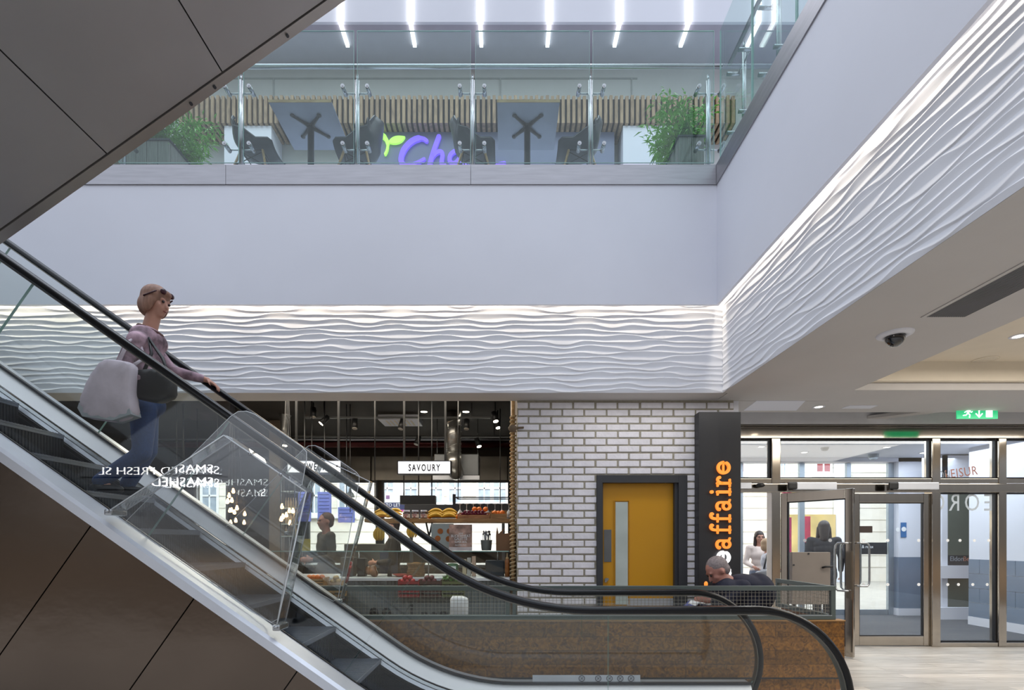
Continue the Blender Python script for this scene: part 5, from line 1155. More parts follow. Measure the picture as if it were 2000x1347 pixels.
for px, py, y, a, lit, lab in ((632, 822, 8.4, -.7, True, 'swivelled lit spotlight above the SWEET sign'), (612, 808, 8.4, .1, False, 'unlit spotlight beside the swivelled one'), (693, 830, 8.42, .05, False, 'small spotlight between the light box signs'), (784, 831, 8.42, -.2, False, 'spotlight just by the nearer SAVOURY pole'), (911, 831, 8.42, .0, False, 'spotlight beside the silver duct'), (967, 816, 8.4, .2, True, 'upper of the two lit spotlights near the brick wall'), (972, 829, 8.9, .2, True, 'lower of the two lit spotlights near the brick wall'),
                                (934, 866, 9.4, .3, True, 'lit spotlight in front of the red pipe'), (815, 862, 9.4, -.3, False, 'black spotlight above the SAVOURY sign'), (557, 864, 9.4, .0, True, 'lit spotlight beside the concrete column')):
    spot(px, py, y, a, lit, lab, 3.719 if px in (967, 972, 612) else (tz1 if y < 9 else tz2))
for i, (px, py) in enumerate(((828, 785), (910, 785))):
    x, y = on_ceiling(px, py, 3.70); o = obj('ceiling_spot', MB().cyl((PXX(px, 9.0), 9.0, PH(py+1, 9.0)-.03), (PXX(px, 9.0), 9.0, 3.719), .06), M_spotglow); tag(o, 'round lit lamp right under the beam edge '+('above the SAVOURY sign', 'above the silver duct')[i], 'lamp', 'round shop ceiling lamps')
# pipes, duct, extractor, cassette unit, column
yp_ = 11.6
o = obj('red_pipe', MB().cyl((XL+.1, yp_, PH(868, yp_)), (.12, yp_, PH(868, yp_)), .07, n=20), mat('red_pipe_paint', '#6e2a28', .4, nvar=.1)); tag(o, 'dark red pipe running across the back of the shop ceiling', 'pipe')
o = obj('grey_pipe', MB().cyl((XL+.1, yp_-.2, PH(858, yp_-.2)), (.12, yp_-.2, PH(858, yp_-.2)), .025), M_satin); tag(o, 'thin grey pipe above the red pipe', 'pipe')
yd = 9.0; dx = PXX(886, yd); dr_ = 14.5/FPX*yd
du = thing('spiral_duct', (dx, yd, 3.0), 'silver spiral duct dropping to the extractor box behind the SAVOURY sign', 'duct')
m = MB().cyl((dx, yd, PH(884, yd)), (dx, yd, 3.719), dr_, n=24); 
for i in range(6): z = PH(884, yd)+i*.11; m.tube([(dx+(dr_+.003)*math.cos(a), yd+(dr_+.003)*math.sin(a), z+.05*math.cos(a)) for a in [j*PI/10 for j in range(20)]], .005, 5, closed=True)
M_galv = mat('galvanised_duct', '#b9b9b6', .3, .85, nscale=5, nvar=.12, bump=.1, bscale=5)
obj('duct_pipe', m, M_galv, du); obj('duct_elbow', MB().tube([(dx, yd, PH(884, yd)-.001), (dx, yd, PH(906, yd)), (dx+.02, yd+.06, PH(914, yd)), (dx+.02, yd+.16, PH(919, yd)), (dx+.02, yd+.30, PH(919, yd))], dr_*1.03, 24), M_galv, du)
ye = 9.31; eb = thing('extractor_box', (PXX(892, ye), ye, PH(937, ye)), 'grey metal extractor box under the spiral duct', 'extractor'); obj('case', MB().bbox(PXX(848, ye), PXX(935, ye), ye, ye+.5, PH(928, ye), PH(886, ye), .015), mat('grey_case', '#74787c', .4, .4), eb); obj('grease_lip', MB().bbox(PXX(846, ye), PXX(937, ye), ye-.06, ye-.001, PH(937, ye), PH(929, ye), .004), M_satin, eb)
for px in (851, 932): obj('hanger', MB().cyl((PXX(px, ye), ye+.2, PH(886, ye)), (PXX(px, ye), ye+.2, 3.719), .006), M_steel, eb)
x0, y0 = on_ceiling(757, 798, 3.66); cs_ = thing('cassette_unit', (x0, 9.3, 3.6), 'white square air conditioning cassette under the shop ceiling', 'air conditioner')
obj('cassette_body', MB().bbox(PXX(752, 9.7), PXX(826, 9.7), 9.15, 9.7, 3.62, 3.719, .01), M_white, cs_)
m = MB(); z = 3.616
for i in range(7): m.box(PXX(764, 9.7)+i*.075, PXX(764, 9.7)+i*.075+.03, 9.22, 9.62, z, z+.003)
obj('louvres', m, M_cream, cs_)
o = obj('concrete_column', MB().bbox(PXX(525, 9.6), PXX(547, 9.6), 9.6, 9.8, 0, 3.719, .01), mat('concrete', '#857a6c', .8, nvar=.08)); tag(o, 'bare concrete column in the food shop behind the escalator', 'column')
o = obj('bent_duct', MB().tube([(PXX(566, 9.2), 9.2, 3.719), (PXX(553, 9.2), 9.2, PH(806, 9.2)), (PXX(556, 9.2), 9.2, PH(835, 9.2)), (PXX(557, 9.2), 9.2, PH(856, 9.2))], .07, 18), M_galv); tag(o, 'bent silver duct next to the concrete column', 'duct')
# fruit shelf on its rope bound post
YH = 6.30; sz = PH(1013, YH)
sh = thing('fruit_shelf', (PXX(870, YH), YH, sz), 'long wooden shelf of fruit hanging above the counter', 'shelf')
obj('shelf_board', MB().bbox(PXX(716, YH), PXX(1004, YH), YH-.10, YH+.30, sz-.045, sz, .004), M_shelf, sh)
for px in (740, 835): m = MB().bar((PXX(px-4, YH), YH+.05, sz-.046), (PXX(px+2, YH), YH+.05, sz-.22), .02, .02).bar((PXX(px+8, YH), YH+.05, sz-.046), (PXX(px+2, YH), YH+.05, sz-.22), .02, .02); obj('bracket', m, M_black, sh)
for px in (722, 1000): obj('hanger_rod', MB().cyl((PXX(px, YH), YH+.25, sz), (PXX(px, YH), YH+.25, 3.719), .007), M_black, sh)
rp = thing('rope_post', (PXX(1004, 5.87), 5.87, 0), 'wooden post bound with pale rope at the edge of the brick wall', 'post')
yq = 6.02; xq = .085
obj('post', MB().cyl((xq, yq, 0), (xq, yq, 3.719), .022), M_oak, rp); m = MB()
pts = [(xq+.032*math.cos(a*.7), yq+.032*math.sin(a*.7), .95+a*.0052) for a in range(0, 380)]; obj('rope', m.tube(pts, .011, 6), mat('pale_rope', '#c4ab84', .9, nscale=60, nvar=.2), rp)
o = obj('wall_bracket_lamp', MB().lathe((PXX(1001, 5.83), 5.70, PH(843, 5.7)), [(0, 0), (.03, .0), (.05, .03), (.05, .05), (.03, .07), (0, .075)], 18).cyl((PXX(1001, 5.83), 5.70, PH(836, 5.7)), (.20, 5.74, PH(833, 5.7)), .012), mat('woven_brown', '#6a5a48', .8)); tag(o, 'small rounded brown fitting on the brick wall edge', 'lamp')
# bananas
M_ban = mat('banana_skin', '#d9a92a', .5, nscale=7, nvar=.16); M_bantip = mat('banana_tip', '#5a4a20', .7)
def banana_mb(c, ang, tilt, L=.17):
    m = MB(); pts = []; rs = []
    for i in range(9):
        t = i/8-.5; v = Vector((t*L, 0, .30*L*(1-4*t*t)-.05)); pts.append(Vector(c)+Euler((tilt, 0, ang)).to_matrix() @ v); rs.append(.019*(1-abs(2*t)**3*.75))
    m.tube(pts, rs, 8); return m
def bunch(px, py, y, n, label, hang=False, seed=1):
    rnd = random.Random(seed); c = Vector((PXX(px, y), y, PH(py, y))); r = thing('banana_bunch', c, label, 'bananas', 'banana bunches of the food shop')
    for i in range(n):
        m = MB()
        if hang:
            a = (i-(n-1)/2)*.28; pts = [c+Vector((math.sin(a)*.02+math.sin(a)*.11*math.sin(t*2.6), -.03*math.sin(t*2.6), -.17*t)) for t in [j/8 for j in range(9)]]; m.tube(pts, [.009, .014, .018, .02, .02, .019, .017, .012, .006], 8)
        else:
            a = (i-(n-1)/2)*.20+rnd.uniform(-.05, .05); zz = .020+.030*(i % 3); pts = [c+Vector(((t-.5)*.19*math.cos(a*.4), -.08+i*.02+(.05*math.sin(t*3)), zz+.035*math.sin(t*3.1)*(1-.3*(i % 2)))) for t in [j/8 for j in range(9)]]; m.tube(pts, [.007, .014, .019, .021, .021, .02, .017, .011, .006], 8)
        obj('banana', m, M_ban, r)
    obj('stalk', MB().cyl(c+Vector((0, -.02, .0 if hang else .05)), c+Vector((0, -.01, .05 if hang else .075)), .011, .008), M_bantip, r); return r
bunch(748, 1013, YH, 5, 'bananas lying at the far end of the shelf next to the TO LET board', seed=2); bunch(772, 1013, YH, 4, 'bananas lying on the shelf beside the first jar', seed=7)
bunch(852, 1013, YH, 6, 'bananas lying on the shelf next to the last jar', seed=3); bunch(878, 1013, YH, 6, 'bananas lying on the shelf against the wooden grape tray', seed=5)
bunch(741, 1028, YH-.07, 4, 'bananas hanging under the shelf near the shop worker', True); bunch(806, 1022, YH-.07, 4, 'bananas hanging under the shelf below the jars', True)
# jars
def jar(px, label):
    c = Vector((PXX(px, YH), YH-.0, sz)); r = thing('spread_jar', c, label, 'jar', 'spread jars on the fruit shelf')
    obj('jar_glass', MB().lathe(c, [(0, .001), (.040, .002), (.044, .012), (.044, .072), (.034, .086)], 20), mat('brown_spread', '#45200f', .2, coat=.5), r); obj('jar_lid', MB().lathe(c, [(.038, .087), (.040, .089), (.040, .108), (0, .109)], 20), M_white, r)
    obj('jar_label', MB().lathe(c, [(.0448, .014), (.0448, .060)], 20), mat('pale_label', '#e6dcd0', .5), r); obj('label_print', MB().box(c.x-.026, c.x+.026, c.y-.049, c.y-.0455, c.z+.042, c.z+.052).box(c.x-.014, c.x+.010, c.y-.049, c.y-.0455, c.z+.018, c.z+.030), mat('label_red', '#8e2a22', .5), r); return r
j1 = jar(794, 'lidded jar of brown spread, the one nearest the hanging worker'); j1['label'] = 'lidded jar of brown spread beside the bananas near the TO LET board'
dup(j1, (PXX(811, YH), YH, sz), label='lidded jar of brown spread, the middle of the three'); dup(j1, (PXX(828, YH), YH, sz), label='lidded jar of brown spread, beside the middle banana bunches')
# trays of plums and oranges
M_box = wood('tray_wood', '#8d5a33', '#b98250', (3, 8, 8), .5)
def tray(px0, px1, h, label, mt):
    r = thing('fruit_tray', (PXX(px0, YH), YH, sz), label, 'tray', 'wooden fruit trays'); x0, x1, y0, y1 = PXX(px0, YH), PXX(px1, YH), YH-.095, YH+.16; t = .012
    obj('tray_side', MB().box(x0, x1, y0, y0+t, sz+.001, sz+h).box(x0, x1, y1-t, y1, sz+.001, sz+h*1.9).box(x0, x0+t, y0+t, y1-t, sz+.001, sz+h*1.4).box(x1-t, x1, y0+t, y1-t, sz+.001, sz+h*1.4), mt, r); obj('tray_base', MB().box(x0+t, x1-t, y0+t, y1-t, sz+.001, sz+.02), mt, r); return x0+t, x1-t, y0+t, y1-t
M_plum = mat('dark_red_plum', '#6a1530', .3, nscale=4, nvar=.3); M_orangef = mat('orange_peel', '#e07a28', .5, nscale=20, nvar=.1, bump=.2, bscale=200)
def fruit(c, r, mt, name, label, cat, grp):
    o = obj(name, MB().ell((0, 0, 0), (r, r, r*.94), nu=12, nv=8).cyl((0, 0, r*.9), (0, 0, r*1.05), r*.06, n=6), mt); o.location = c; tag(o, label, cat, grp); return o
x0, x1, y0, y1 = tray(895, 957, .045, 'wooden tray full of dark red plums on the shelf', M_box)
rnd = random.Random(3); f0 = None; n = 0
for lay in range(3):
    for i in range(10-lay*2):
        for j in range(3-lay//2):
            c = Vector((x0+.018+lay*.03+i*(x1-x0-.036-lay*.06)/(9-lay*2), y0+.02+j*.045+rnd.uniform(-.004, .004), sz+.036+lay*.026+rnd.uniform(-.003, .003)))
            if f0 is None: f0 = fruit(c, .0185, M_plum, 'plum', 'dark red plum heaped with others in the wooden tray', 'plum', 'plums in the wooden tray')
            else: dup(f0, c, rnd.uniform(0, 3))
x0, x1, y0, y1 = tray(958, 990, .06, 'small deep wooden tray of oranges next to the plums', M_shelf)
o0 = fruit(Vector((PXX(966, YH), YH+.03, sz+.075)), .034, M_orangef, 'orange', 'orange heaped in the small deep tray', 'orange', 'oranges in the small deep tray'); dup(o0, (PXX(981, YH), YH+.03, sz+.077)); dup(o0, (PXX(973, YH), YH+.10, sz+.075))
dup(o0, (PXX(893, YH), YH+.12, sz+.034), label='orange on the shelf between the bananas and the plum tray'); bpy.data.objects[-1] if 0 else None
for i, (px, yy) in enumerate(((925, .215), (934, .225), (947, .22), (838, .06))):
    o = dup(o0, (PXX(px, YH), YH+yy, sz+.034+(.10 if 920 < px < 950 else 0)), label=['orange showing behind the heap of plums, first of a row of three', 'orange showing behind the heap of plums, the middle of three', 'orange showing behind the heap of plums, nearest the deep tray', 'orange beside the last spread jar'][i]); o['group'] = 'loose oranges on the shelf'
ox = MB().box(PXX(918, YH), PXX(955, YH), YH+.165, YH+.275, sz+.001, sz+.09); o = obj('wooden_crate', ox, M_box); tag(o, 'low wooden crate behind the plum tray carrying three oranges', 'crate')
# hanging glass rack
yr = 6.75; rk = thing('glass_rack', (PXX(950, yr), yr, PH(972, yr)), 'black hanging rack above the shelf with upturned wine glasses', 'rack')
zr = PH(972, yr); xa, xb = PXX(890, yr), PXX(1000, yr); m = MB().box(xa, xb, yr-.01, yr+.01, zr, zr+.014).box(xa, xb, yr+.25, yr+.27, zr, zr+.014).box(xa, xa+.02, yr+.01, yr+.25, zr, zr+.013).box(xb-.02, xb, yr+.01, yr+.25, zr, zr+.013)
zq = PH(984, yr); m.box(xa, xb, yr-.005, yr+.005, zq, zq+.008).box(xa-.04, xa-.001, yr-.01, yr+.02, zq-.10, zr+.05); obj('rack_frame', m, M_black, rk)
for px in (893, 998): obj('rod', MB().cyl((PXX(px, yr), yr+.13, zr+.014), (PXX(px, yr), yr+.13, 3.719), .006), M_black, rk)
M_wine = mat('pale_glassware', '#c9d3da', .12, nvar=.08, spec=.8)
def wineglass():
    c = Vector((0, 0, 0)); r = thing('wine_glass', c, '', 'wine glass', 'upturned wine glasses in the rack'); pr = [(.031, 0), (.031, -.003), (.005, -.008), (.004, -.075), (.012, -.085), (.034, -.115), (.038, -.145), (.031, -.18)]
    obj('glass_bowl', MB().lathe(c, pr, 18), M_wine, r); obj('glass_rim', MB().tube([(.031*math.cos(a), .031*math.sin(a), -.18) for a in [i*PI/8 for i in range(16)]], .0016, 5, closed=True), M_acryledge, r); return r
wg = None
order = ['first', 'second', 'third', 'fourth', 'fifth', 'sixth', 'seventh', 'last']
for i, px in enumerate((899, 912, 925, 938.5, 952.5, 967, 980, 994)):
    loc = (PXX(px, yr-.0), yr-.045, zq+.001); lab = 'upturned wine glass, %s in the row counted from the black box' % order[i]
    if wg is None: wg = wineglass(); wg.location = loc; wg['label'] = lab
    else: dup(wg, loc, label=lab)
# things on the glass shelf
yg = YCN+.20; zg = gz+.005
po = thing('menu_poster', (PXX(899, yg), yg, zg), 'food poster with white lettering propped on the glass shelf', 'poster')
obj('poster_card', MB().box(PXX(877, yg), PXX(922, yg), yg, yg+.012, zg, PH(1024, yg)), mat('food_photo', '#a8887a', .5, nscale=9, nvar=.75), po)
m = MB().box(PXX(877, yg), PXX(922, yg), yg-.002, yg-.0005, zg, PH(1068, yg)); obj('poster_foot', m, mat('poster_pale', '#cfc4c4', .5, nscale=8, nvar=.2), po)
m = MB()
for i, (w, s) in enumerate((('NEW', .028), ('BUCKWHEAT', .045), ('GALETTE', .045), ('SUPER BOL', .036), ('GLUTEN FREE', .026))): m.text(w, textM(PXX(900, yg), yg-.004, PH(1043+i*5.6, yg)), s, .001, .85, align='CENTER')
obj('lettering', m, M_sash, po)
yt2 = yg+.08; tr_ = thing('baking_tray', (PXX(862, yt2), yt2, zg), 'upright pale baking tray with round brown biscuits behind the poster', 'tray')
obj('tray_sheet', MB().bbox(PXX(842, yt2), PXX(886, yt2), yt2, yt2+.02, zg, PH(1022, yt2), .006), mat('tray_metal', '#9da3a0', .35, .6), tr_)
for px, py in ((860, 1037), (878, 1037), (855, 1051), (876, 1052)): obj('biscuit', MB().cyl((PXX(px, yt2), yt2-.008, PH(py, yt2)), (PXX(px, yt2), yt2-.0005, PH(py, yt2)), .034, n=20), mat('biscuit', '#a5602c', .7, nscale=20, nvar=.2), tr_)
up = thing('utensil_pot', (PXX(950, yg), yg, zg), 'grey metal pot full of cutlery on the glass shelf', 'pot')
c = Vector((PXX(950, yg), yg, zg)); obj('pot', MB().lathe(c, [(0, .002), (.058, .002), (.070, .125), (.073, .127), (.066, .126), (.056, .01), (0, .01)], 22), mat('pot_metal', '#85878a', .4, .5), up)
rnd = random.Random(2)
for i in range(16): a = rnd.uniform(0, 6.28); rr = rnd.uniform(.0, .045); p0 = c+Vector((rr*math.cos(a), rr*math.sin(a), .03)); p1 = p0+Vector((rnd.uniform(-.035, .035), rnd.uniform(-.03, .03), rnd.uniform(.15, .20))); obj('cutlery', MB().tube([p0, p1], .004, 6).ell(p1, (.009, .006, .016), nu=8, nv=6), M_black if i % 2 else M_steel, up)
yb_ = YCN+.22; x0, x1 = PXX(969, yb_), PXX(1008, yb_); pb_ = thing('paper_bag', ((x0+x1)/2, yb_, zg), 'brown paper bag with a torn open top on the glass shelf', 'bag')
obj('bag_paper', MB().prism([(x0, zg), (x1, zg), (x1-.004, zg+.19), (x1-.06, zg+.21), (x0+.12, zg+.205), (x0+.075, zg+.20), (x0+.10, zg+.27), (x0+.03, zg+.20), (x0+.012, zg+.29), (x0-.002, zg+.18)], yb_-.06, yb_+.06), mat('kraft_paper', '#7a5a40', .8, nscale=5, nvar=.12, bump=.2, bscale=10), pb_)
# things on the worktop
yw_ = YCN+.22; zw_ = ch+.001
def wt(name, px0, px1, py0, mt, label, cat, dep=.15, b=.01, extra=None):
    r = thing(name, (PXX((px0+px1)/2, yw_), yw_, zw_), label, cat); x0, x1, z1 = PXX(px0, yw_), PXX(px1, yw_), PH(py0, yw_); obj('case', MB().bbox(x0, x1, yw_, yw_+dep, zw_, z1, b), mt, r); return r, x0, x1, z1
r, x0, x1, z1 = wt('scale', 664, 690, 1088, mat('dull_box', '#5d5a56', .5), 'dull grey till unit with a red light on the worktop', 'till'); r.name = 'till_unit'; obj('red_light', MB().ell((x0+.03, yw_-.004, zw_+.05), .007), emitter('red_led', '#ff3020', 2.), r); obj('display', MB().box(x0+.05, x0+.12, yw_-.004, yw_-.0005, z1-.04, z1-.01), M_charcoal, r)
r, x0, x1, z1 = wt('card_reader', 697, 713, 1090, M_black, 'small black card machine on the worktop', 'card machine', .10); obj('keys', MB().box(x0+.015, x1-.015, yw_-.004, yw_-.0005, zw_+.02, zw_+.07), M_charcoal, r)
r, x0, x1, z1 = wt('coffee_grinder', 948, 985, 1094, M_dark, 'low dark appliance with knobs near the sauce bottles', 'appliance'); r.name = 'hot_plate'
for i in range(3): obj('knob', MB().cyl((x0+.05+i*.05, yw_-.02, zw_+.03), (x0+.05+i*.05, yw_-.0005, zw_+.03), .012), M_steel if i else emitter('red_led', '#ff3020', 2.), r)
def bottle(px, col, cap_, label):
    c = Vector((PXX(px, yw_), yw_-.05, zw_)); r = thing('sauce_bottle', c, label, 'bottle', 'sauce bottles by the brick wall'); k = (PH(1083, yw_)-zw_)
    obj('bottle_body', MB().lathe(c, [(0, 0), (.027, .001), (.028, k*.25), (.028, k*.72), (.020, k*.82), (0, k*.825)], 18), mat('sauce_'+col[1:], col, .3, nvar=.1), r); obj('nozzle', MB().lathe(c, [(.0205, k*.825), (.019, k*.87), (.006, k*.92), (.004, k*1.08), (0, k*1.085)], 14), mat('nozzle_'+cap_[1:], cap_, .5), r)
bottle(990.5, '#9a5a24', '#c9a470', 'amber sauce bottle with tan nozzle'); bottle(1003.5, '#c7a877', '#e4dccb', 'pale tan sauce bottle touching the brick wall')
def bagblob(px, w, h, mt, name, label, cat, n=7, seed=0):
    rnd = random.Random(seed); c = Vector((PXX(px, yw_), yw_+.02, zw_)); m = MB()
    for i in range(n): m.ell(c+Vector((rnd.uniform(-w, w)*.6, rnd.uniform(-.05, .05), rnd.uniform(.3, .8)*h*.8)), (w*.45, .05, h*.32))
    r = thing(name, c, label, cat); blob('contents', m, mt, r, .010, 2); return r
bagblob(725, .10, .15, mat('bread_bag', '#8a5a3a', .25, nscale=10, nvar=.5, coat=.6), 'bread_bag', 'clear bag of brown rolls on the worktop beside the card machine', 'bread', seed=1)
bk = thing('bread_basket', (PXX(812, yw_), yw_, zw_), 'round woven brown bread basket on the worktop', 'basket'); c = Vector((PXX(812, yw_), yw_+.02, zw_)); m = MB()
for i in range(8): m.tube([c+Vector(((.095+.008*math.sin(i))*math.cos(a), (.095+.008*math.sin(i))*math.sin(a), .012+i*.020)) for a in [j*PI/9 for j in range(18)]], .012, 6, closed=True)
obj('woven_rings', m, mat('wicker', '#8a6a4a', .7, nscale=30, nvar=.3), bk); obj('loaf', MB().ell(c+Vector((0, 0, .12)), (.088, .088, .055)), mat('bread_crust', '#b58552', .8, nscale=12, nvar=.2), bk)
o = obj('coral_plate', MB().lathe((PXX(786, yw_), yw_-.02, zw_), [(0, .001), (.06, .001), (.112, .028), (.116, .031), (.108, .030), (.06, .008), (0, .008)], 28), mat('coral_glaze', '#d9695c', .3)); tag(o, 'coral coloured shallow plate on the worktop', 'plate')
r = thing('pepper_mill', (PXX(761, yw_), yw_, zw_), 'tall black pepper mill beside the bread rolls', 'pepper mill'); c = Vector((PXX(761, yw_), yw_, zw_)); obj('mill_body', MB().lathe(c, [(0, 0), (.028, 0), (.026, .03), (.014, .09), (.018, .15), (.015, .16)], 18), M_black, r); obj('mill_head', MB().lathe(c, [(.012, .162), (.022, .18), (.018, .205), (0, .212)], 18), M_black, r)
r = thing('green_tin', (PXX(884, yw_), yw_, zw_), 'green round tin with a white label under the poster', 'tin'); c = Vector((PXX(884, yw_), yw_+.02, zw_+.04)); obj('tin', MB().lathe(c, [(0, 0), (.066, .002), (.070, .02), (.070, .095), (.055, .115), (0, .12)], 22), mat('tin_green', '#1f6a45', .35), r); obj('tin_label', MB().box(c.x-.015, c.x+.045, c.y-.0745, c.y-.0715, c.z+.03, c.z+.085), M_sash, r); obj('tin_stand', MB().cyl((c.x, c.y, zw_), (c.x, c.y, zw_+.04), .05), M_steel, r)
for i, px in enumerate((903, 912, 921)): o = obj('sachet_box', MB().bbox(PXX(px, yw_), PXX(px+7.5, yw_), yw_+i*.02, yw_+.08+i*.02, zw_, PH(1092-i*3, yw_), .004), mat('sachet_%d' % i, ('#d8c3a0', '#c9c4bd', '#dcb9a0')[i], .6, nvar=.2)); tag(o, ('tan', 'pale grey', 'pinkish')[i]+' sachet carton between the green tin and the hot plate', 'carton', 'sachet cartons')
# crates hung on the counter front and bag stands
yk = YCN-.20
def crate(px0, px1, py0, py1, label, mt):
    r = thing('veg_crate', (PXX(px0, yk), yk, PH(py1, yk)), label, 'crate', 'crates on the counter front'); x0, x1, z0, z1 = PXX(px0, yk), PXX(px1, yk), PH(py1, yk), PH(py0, yk); m = MB(); n = 4
    for i in range(n): a = z0+(z1-z0)*i/n; m.box(x0, x1, yk, yk+.01, a, a+(z1-z0)/n*.62)
    m.box(x0, x0+.012, yk+.0101, YCN-.006, z0, z1).box(x1-.012, x1, yk+.0101, YCN-.006, z0, z1).box(x0+.012, x1-.012, yk+.0101, YCN-.006, z0, z0+.012); obj('slats', m, mt, r); return x0, x1, z0, z1
x0, x1, z0, z1 = crate(777, 819, 1132, 1166, 'red plastic crate of tomatoes on the counter front', mat('red_crate', '#8e2328', .5)); M_tom = mat('tomato_red', '#b3262a', .3, nvar=.2)
xa, xb, za, zb_ = crate(820, 862, 1132, 1166, 'dark crate of beetroot in the middle of the counter front', mat('dark_crate', '#4a2a26', .5)); xc, xd, zc, zd = crate(863, 906, 1132, 1166, 'olive crate of green leaves on the counter front', mat('olive_crate', '#5a6138', .5))
def pile(x0, x1, z, mt, name, label, cat, grp, r=.027, rows=3):
    f = None; rnd = random.Random(int(x0*100)); n = int((x1-x0-.03)/(2*r))
    for lay in range(2):
        for i in range(n-lay):
            for j in range(rows-1):
                c = Vector((x0+.015+r+(i+.5*lay)*2*r, yk+.03+r*.6+j*2*r, z+r*.5+lay*r*1.4))
                if f is None: f = fruit(c, r, mt, name, label, cat, grp)
                else: dup(f, c, rnd.uniform(0, 3))
pile(x0, x1, z1-.03, M_tom, 'tomato', 'red tomato heaped in the red plastic crate', 'tomato', 'tomatoes in the red crate'); pile(xa, xb, zb_-.03, mat('beetroot', '#5c1f2a', .5), 'beetroot', 'dark red beetroot heaped in the dark crate', 'beetroot', 'beetroot in the dark crate')
m = MB(); rnd = random.Random(8)
for i in range(120):
    c = Vector((rnd.uniform(xc+.02, xd-.02), rnd.uniform(yk+.02, YCN-.03), zd+rnd.uniform(-.03, .05))); d = Vector((rnd.gauss(0, 1), rnd.gauss(0, 1), rnd.gauss(.5, .5))).normalized(); s_ = d.cross(Vector((0, 0, 1))).normalized()*.018; m.add([c, c+d*.025+s_, c+d*.06, c+d*.025-s_], [(0, 1, 2), (0, 2, 3)])
o = obj('salad_leaves', m, mat('salad_green', '#4c8a3c', .5, nvar=.3)); tag(o, 'green salad leaves spilling over the olive crate', 'leaves', kind='stuff')
x0, x1, z0, z1 = crate(592, 632, 1128, 1150, 'pale crate of oranges on the counter front behind the escalator glass', M_oak); f = dup(o0, (PXX(600, yk), yk+.06, z1)); f['label'] = 'orange heaped in the pale crate behind the escalator glass'; f['group'] = 'oranges in the pale crate'
for i in range(3):
    g_ = dup(f, (PXX(608+i*8, yk), yk+.06+.01*i, z1)); g_['label'] = f['label']
x0, x1, z0, z1 = crate(640, 668, 1134, 1166, 'crate of golden potatoes beside the crate of oranges', M_oak); pile(x0, x1, z1-.02, mat('potato', '#b59238', .6), 'potato', 'golden potato heaped in its crate', 'potato', 'potatoes in the crate')
wb2 = bag('white_carrier', [(PXX(878, 5.5), .60), (PXX(914, 5.5), .60), (PXX(915, 5.5), .80), (PXX(905, 5.5), .83), (PXX(880, 5.5), .83)], 5.44, 5.56, mat('white_bag', '#e4e6ea', .6, nvar=.05, bump=.2, bscale=10), 'white carrier bag standing on a stool behind the mesh partition', 'bag', sub=0)
o = obj('low_stool', MB().bbox(PXX(872, 5.5), PXX(950, 5.5), 5.38, 5.62, .56, .595, .005).cyl((PXX(880, 5.5), 5.5, 0), (PXX(880, 5.5), 5.5, .56), .015).cyl((PXX(942, 5.5), 5.5, 0), (PXX(942, 5.5), 5.5, .56), .015), M_satin); tag(o, 'grey metal stool carrying the white carrier bag', 'stool')
# glowing blue panels imitating reflections, glass shelving with bottles, filament lamps, worktop behind
for i, (px0, px1, py0, py1) in enumerate(((582, 606, 960, 1018), (620, 646, 960, 1016), (660, 692, 990, 1020))):
    y = 7.9+.3*i; o = box_thing('menu_screen', px0, px1, py0, py1, y, .04, emitter('screen_blue', '#6a78c8', .55), ['blue lit menu screen nearest the filament lamps', 'blue lit menu screen above the worker in brown', 'small blue lit menu screen over the shelf end'][i], 'screen', grp='menu screens')
    obj('screen_lines', MB().box(0, 0, 0, 0, 0, 0) if 0 else (lambda m: [m.box(PXX(px0+3, y), PXX(px1-3, y), y-.003, y-.0005, PH(py0+6+j*7, y), PH(py0+4.8+j*7, y)) for j in range(int((py1-py0-8)/7))] and m)(MB()), mat('screen_ink', '#3a4488', .5), o); obj('screen_rod', MB().cyl((PXX((px0+px1)/2, y), y+.02, PH(py0, y)), (PXX((px0+px1)/2, y), y+.02, 3.719), .008), M_black, o)
ys_ = 7.7; gs = thing('glass_shelving', (PXX(562, ys_), ys_, 0), 'tall glass shelving holding bottles behind the climb guard', 'shelving'); M_shg = mat('pale_glass_shelf', '#b9cdd2', .2)
for py in (958, 991, 1022, 1046): obj('shelf', MB().box(PXX(549, ys_), PXX(574, ys_), ys_, ys_+.3, PH(py+2, ys_), PH(py, ys_)), M_shg, gs)
for px in (548, 575): obj('upright', MB().box(PXX(px, ys_)-.008, PXX(px, ys_)+.008, ys_-.002, ys_+.01, 0, PH(940, ys_)).box(PXX(px, ys_)-.008, PXX(px, ys_)+.008, ys_+.29, ys_+.302, 0, PH(940, ys_)), M_steel, gs)
bt = None
for si, py in enumerate((991, 1022, 1046)):
    for i in range(5):
        c = Vector((PXX(551+i*4.7, ys_)+.01, ys_+.12, PH(py, ys_)+.001)); lab = 'slim bottle on the %s glass shelf' % ('upper', 'middle', 'lower')[si]
        if bt is None: bt = thing('slim_bottle', c, lab, 'bottle', 'slim bottles on the glass shelving'); obj('bottle_body', MB().lathe(c, [(0, 0), (.016, 0), (.016, .10), (.007, .13), (.007, .16), (0, .161)], 12), mat('bottle_clear', '#c9b79c', .2, nvar=.2, coat=.5), bt)
        else: dup(bt, c, label=lab)['group'] = 'slim bottles on the %s glass shelf' % ('upper', 'middle', 'lower')[si]
bt['group'] = 'slim bottles on the upper glass shelf'
M_fil = emitter('filament_glow', '#ffc98a', 9.)
